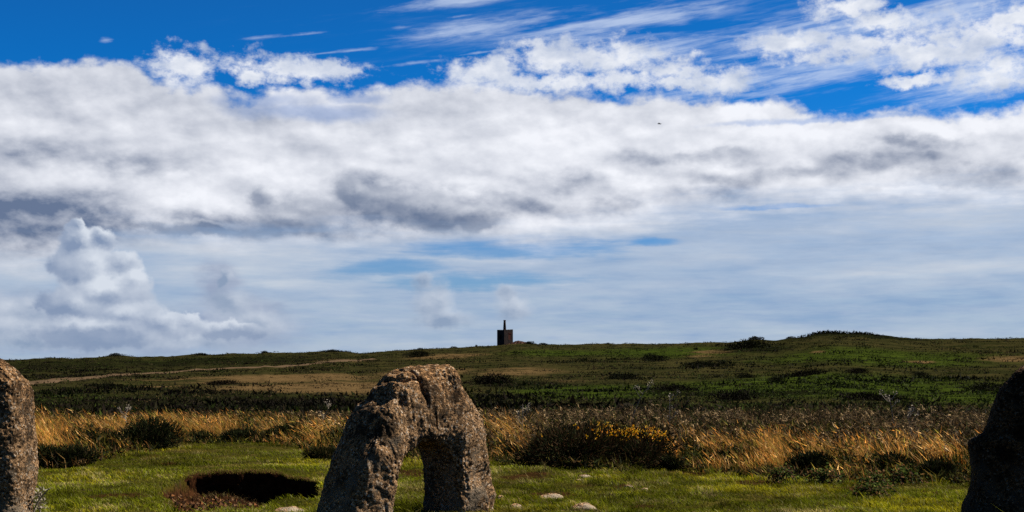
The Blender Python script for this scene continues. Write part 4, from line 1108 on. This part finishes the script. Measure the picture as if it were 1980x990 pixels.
# ------------------------------------------------------------------ shrubs on the hillside and skyline
HG = 'dark shrub patches on the moor'
def hill_shrub(X, Y, wpx, hpx, label, seed, cols=GORSE, n=900, group=HG, name='gorse_bush', cat='bush'):
    b = gpt(X, Y); D = math.hypot(b[0], b[1]); s = D / F
    rx = wpx * s * .56; hpx = hpx * 1.2
    n *= 2; P, d = shrub_points(n, rx, min(rx, hpx * s * 2.5), hpx * s, 9, seed)
    P[:, 2] += zg(b[0] + P[:, 0], b[1] + P[:, 1]) - b[2] - hpx * s * .12
    T = Tri(); q = math.sqrt(wpx * hpx / n) * s
    needles(T, P, d, rnd(n, .8, 1.8) * q * 2.4, rnd(n, .7, 1.4) * q * 2.1, pick(n, cols, .2) * .45)
    tag(link(name, T.mesh(name, M_LEAF), None, b), label, cat, group)
for i, a in enumerate([
    (1412, 774, 86, 22, 'dark heather mound low on the green slope, up and right of the flowering gorse', HEATHER),
    (1685, 775, 110, 18, 'long dark heather mound on the green slope behind the tall seed heads', HEATHER),
    (1908, 756, 70, 18, 'dark gorse patch on bright green slope next to the right upright stone', GORSE),
    (1498, 740, 34, 13, 'small round dark bush in the middle of the right slope', GORSE),
    (1560, 727, 110, 12, 'wide dark heather streak in the middle of the right slope', HEATHER),
    (1365, 710, 100, 14, 'dark gorse streak below the pale path on the right slope', GORSE),
    (1440, 731, 34, 10, 'small dark bush left of the round one on the right slope', GORSE),
    (1660, 722, 50, 10, 'low dark bush right of the wide heather streak', HEATHER),
    (1265, 697, 56, 13, 'dark bush high on the slope, left of the pale path', GORSE),
    (1200, 733, 70, 12, 'dark patch of gorse below the middle of the slope, right of the holed stone', GORSE),
    (960, 742, 80, 22, 'blackish bush mass just right of the top of the holed stone', HEATHER),
    (1300, 757, 80, 14, 'low dark heather patch above the yellow flowers', HEATHER),
    (1455, 672, 100, 20, 'big dark gorse mound at the right end of the pale path', GORSE),
    (1390, 669, 12, 5, 'tiny dark bush on the upper pale path, middle one', GORSE),
    (1345, 676, 9, 5, 'tiny dark bush on the left end of the upper pale path', GORSE),
    (805, 690, 50, 13, 'dark bush patch below the skyline, left of the engine house', GORSE),
    (200, 752, 60, 10, 'low dark bush patch below the track, right of the left upright stone', GORSE),
    (430, 744, 70, 10, 'dark heather patch below the track in the middle of the left slope', HEATHER),
    (1780, 727, 30, 8, 'small dark bush high on the right slope above the seed heads', GORSE)]):
    hill_shrub(a[0], a[1], a[2], a[3], a[4], 300 + i, a[5], name='heather_bush' if a[5] is HEATHER else 'gorse_bush')
SG = 'bushes along the skyline'
for i, a in enumerate([
    (878, 671.5, 15, 7, 'bush on the skyline, largest of three left of the engine house'),
    (903, 670.5, 9, 4.5, 'small bush on the skyline between the largest and the engine house'),
    (921, 670, 5, 4, 'tiny bush on the skyline, closest on the left to the engine house'),
    (813, 676, 12, 4, 'low bush on the skyline above the top left of the holed stone'),
    (1026, 665.5, 22, 7, 'dark bush on the skyline just right of the red rubble mound'),
    (1050, 667, 18, 4, 'low dark bush on the skyline, second right of the red rubble mound'),
    (222, 688.5, 26, 6, 'pointed bush clump on the left skyline'),
    (115, 692, 22, 4, 'low bush on the left skyline nearest the left upright stone'),
    (512, 682, 12, 5, 'bush on the left skyline halfway to the engine house'),
    (390, 687, 32, 5, 'wide low bush on the left skyline above the track'),
    (640, 680, 46, 5, 'long low bush on the skyline where the track reaches it'),
    (1460, 656, 32, 7, 'pointed bush on the right skyline where the rise begins'),
    (1527, 654, 18, 4, 'small bush on the right skyline before the long dark crest'),
    (1175, 665.5, 8, 3, 'tiny bush alone on the level skyline right of the engine house'),
    (1640, 646, 150, 6, 'long dark gorse crest on top of the rise at right')]):
    hill_shrub(a[0], a[1], a[2], a[3], a[4], 400 + i, GORSE, 500, SG)

# rubble mound beside the engine house
def rubble():
    b = at_dist(998, 872); s = 872 / F; T = Tri(); n = 900
    x = rng.normal(1.0, 3.6, n); y = rng.normal(0, 2.5, n); z = 2.0 * np.exp(-((x - 1) / 6) ** 2 - (y / 4) ** 2) * rng.uniform(.1, 1, n) + zg(b[0] + x, b[1] + y) - b[2] - .2
    ico = unit(np.array([(1, 0, 0), (-1, 0, 0), (0, 1, 0), (0, -1, 0), (0, 0, 1), (0, 0, -1.0)]))
    f = np.array([[0, 2, 4], [2, 1, 4], [1, 3, 4], [3, 0, 4], [2, 0, 5], [1, 2, 5], [3, 1, 5], [0, 3, 5]])
    V = ico[None] * rng.uniform(.3, .8, (n, 6, 1)) + np.stack([x, y, z], 1)[:, None]
    T.add(V.reshape(-1, 3), (np.arange(n)[:, None, None] * 6 + f).reshape(-1, 3), np.repeat(pick(n, [(.11, .05, .035), (.08, .038, .028), (.15, .085, .06)], .25), 6, 0))
    tag(link('rubble_mound', T.mesh('rubble_mound', M_DEAD), None, b), 'reddish rubble mound at the foot of the engine house', 'rubble')
rubble()

# ------------------------------------------------------------------ engine house with its chimney
def box_into(bm, x0, x1, y0, y1, z0, z1):
    v = [bm.verts.new(p) for p in ((x0, y0, z0), (x1, y0, z0), (x1, y1, z0), (x0, y1, z0), (x0, y0, z1), (x1, y0, z1), (x1, y1, z1), (x0, y1, z1))]
    for q in ((0, 3, 2, 1), (4, 5, 6, 7), (0, 1, 5, 4), (1, 2, 6, 5), (2, 3, 7, 6), (3, 0, 4, 7)): bm.faces.new([v[i] for i in q])
def engine_house():
    import bmesh
    m, nt = material('rubble_masonry'); p = objc(nt)
    st = voronoi(nt, p, 2.2, out='Color'); ss = nt.nodes.new('ShaderNodeSeparateColor'); put(nt, ss.inputs[0], st)
    c = mixc(nt, Sk(nt, ss.outputs[0]), (.030, .022, .020), (.075, .052, .045))
    c = mixc(nt, sstep(nt, noise(nt, p, .5, 4, .6), .5, .7), c, (.035, .030, .028))
    finish(nt, c, .95, bump=voronoi(nt, p, 2.2, 'DISTANCE_TO_EDGE'), bstr=.6, bdist=.08, spec=.05)
    mb, nb = material('red_brick'); pb = objc(nb)
    finish(nb, mixc(nb, noise(nb, pb, 3, 4), (.07, .025, .018), (.13, .05, .035)), .95, spec=.05)
    md, nd = material('dark_timber'); finish(nd, (.012, .010, .010), .9, spec=.05)
    D = 884; b = at_dist(976.5, D); b[2] = H + (HY - 668.5) / F * D
    yaw = R(38)
    t = empty('engine_house', b, 'ruined roofless stone engine house with a tall chimney on the skyline', 'building', rz=yaw)
    w, l, h, th = 7.9, 8.2, 11.3, .9     # right face along local x, left face along local y
    def part(name, boxes, mat, parent=t, bev=.06):
        bm = bmesh.new()
        for q in boxes: box_into(bm, *q)
        if bev: bmesh.ops.bevel(bm, geom=list(bm.edges), offset=bev, segments=1, affect='EDGES')
        me = bpy.data.meshes.new(name); bm.to_mesh(me); bm.free(); me.materials.append(mat); return link(name, me, parent)
    x0, x1, y0, y1 = -w / 2, w / 2, -l / 2, l / 2
    # front (right-hand visible) wall with a tall bricked opening and a door
    ox0, ox1, oz0, oz1 = -.1, 2.3, 4.2, 8.4
    fw = part('front_wall', [(x0, ox0, y0, y0 + th, 0, h - .1), (ox1, x1, y0, y0 + th, 0, h + .15), (ox0 - .004, ox1 + .004, y0 + .003, y0 + th - .003, oz1, h), (ox0 - .004, ox1 + .004, y0 + .003, y0 + th - .003, 0, oz0)], m)
    part('brick_infill', [(ox0 - .1, ox1 + .1, y0 + .14, y0 + .45, oz0 - .1, oz1 + .1)], mb, fw)
    part('lintel', [(ox0 - .4, ox1 + .4, y0 - .08, y0 + .22, oz1 - .003, oz1 + .5)], mb, fw)
    # left visible wall with an upper window gap
    sw = part('side_wall', [(x0, x0 + th, y0 + th - .003, -1.2, 0, h - .3), (x0, x0 + th, 1.2, y1, 0, h - .1), (x0 + .003, x0 + th - .003, -1.203, 1.203, 7.6, h - .2), (x0 + .003, x0 + th - .003, -1.203, 1.203, 0, 4.6)], m)
    part('window', [(x0 + .4, x0 + .5, -1.3, 1.3, 4.5, 7.7)], md, sw, 0)
    part('side_wall', [(x1 - th, x1, y0 + th - .003, y1, 0, h)], m)
    part('rear_wall', [(x0 + th - .003, x1 - th + .003, y1 - th, y1 - .003, 0, h - .2)], m)
    # round chimney, rising from the far corner, brick upper part and a cap ring
    def lathe(name, prof, mat, parent, c):
        n = 20; a = np.arange(n) / n * 2 * math.pi
        G = np.stack([np.stack([c[0] + r * np.cos(a), c[1] + r * np.sin(a), 0 * a + z], 1) for r, z in prof])
        me = grid_mesh(name, G, mat); bm_fix(me); return link(name, me, parent)
    q = (.25, .75)
    ch = lathe('chimney', [(1.25, 0), (1.22, 5), (1.08, h), (.86, h + 4.0), (.74, h + 6.3)], m, t, q)
    lathe('chimney_cap', [(.78, h + 6.3), (.90, h + 6.4), (.90, h + 6.75), (.80, h + 6.8), (.62, h + 6.8), (.60, h + 6.0)], mb, ch, q)
engine_house()

# ------------------------------------------------------------------ the bird
def bird():
    D = 105; az = float(az_of(1275)); s = D / F
    loc = (D * math.sin(az), D * math.cos(az), H + (HY - 239.5) * s * math.cos(az))
    m, nt = material('dark_plumage'); p = objc(nt)
    finish(nt, mixc(nt, noise(nt, p, 30, 3), (.012, .011, .010), (.03, .027, .024)), .7, spec=.2)
    def lath(name, prof, parent=None):
        n = 14; a = np.arange(n) / n * 2 * math.pi
        G = np.stack([np.stack([0 * a + x, ry * np.cos(a), z + rz * np.sin(a)], 1) for x, ry, rz, z in prof])
        me = grid_mesh(name, G, m); bm_fix(me); return link(name, me, parent)
    t = empty('bird', loc, 'small dark bird gliding in front of the white cloud bank', 'bird', rz=R(160))
    lath('body', [(-.13, .004, .003, .01), (-.10, .02, .018, .008), (-.02, .035, .034, 0), (.06, .033, .032, .004), (.11, .022, .022, .014), (.135, .026, .025, .018), (.155, .020, .019, .017), (.17, .006, .006, .013), (.195, .002, .002, .010)], t)
    for sgn in (-1, 1):
        pr = [(0, .05, -.05, .02), (.09, .065, -.06, .045), (.18, .055, -.055, .05), (.26, .02, -.06, .035), (.33, -.03, -.075, .015)]
        V = []; 
        for yy, xf, xb, zz in pr:
            yq = sgn * (yy + .02)
            V += [(xf, yq, zz), ((xf + xb) / 2, yq, zz + .010), (xb, yq, zz - .004), ((xf + xb) / 2, yq, zz - .006)]
        G = np.array(V).reshape(5, 4, 3)
        me = grid_mesh('wing', G, m); bm_fix(me); link('wing', me, t)
    V = np.array([[(-.09, -.018, .012), (-.09, 0, .018), (-.09, .018, .012), (-.09, 0, .004)], [(-.21, -.05, .012), (-.20, 0, .016), (-.21, .05, .012), (-.20, 0, .008)]])
    me = grid_mesh('tail', V, m); bm_fix(me); link('tail', me, t)
bird()
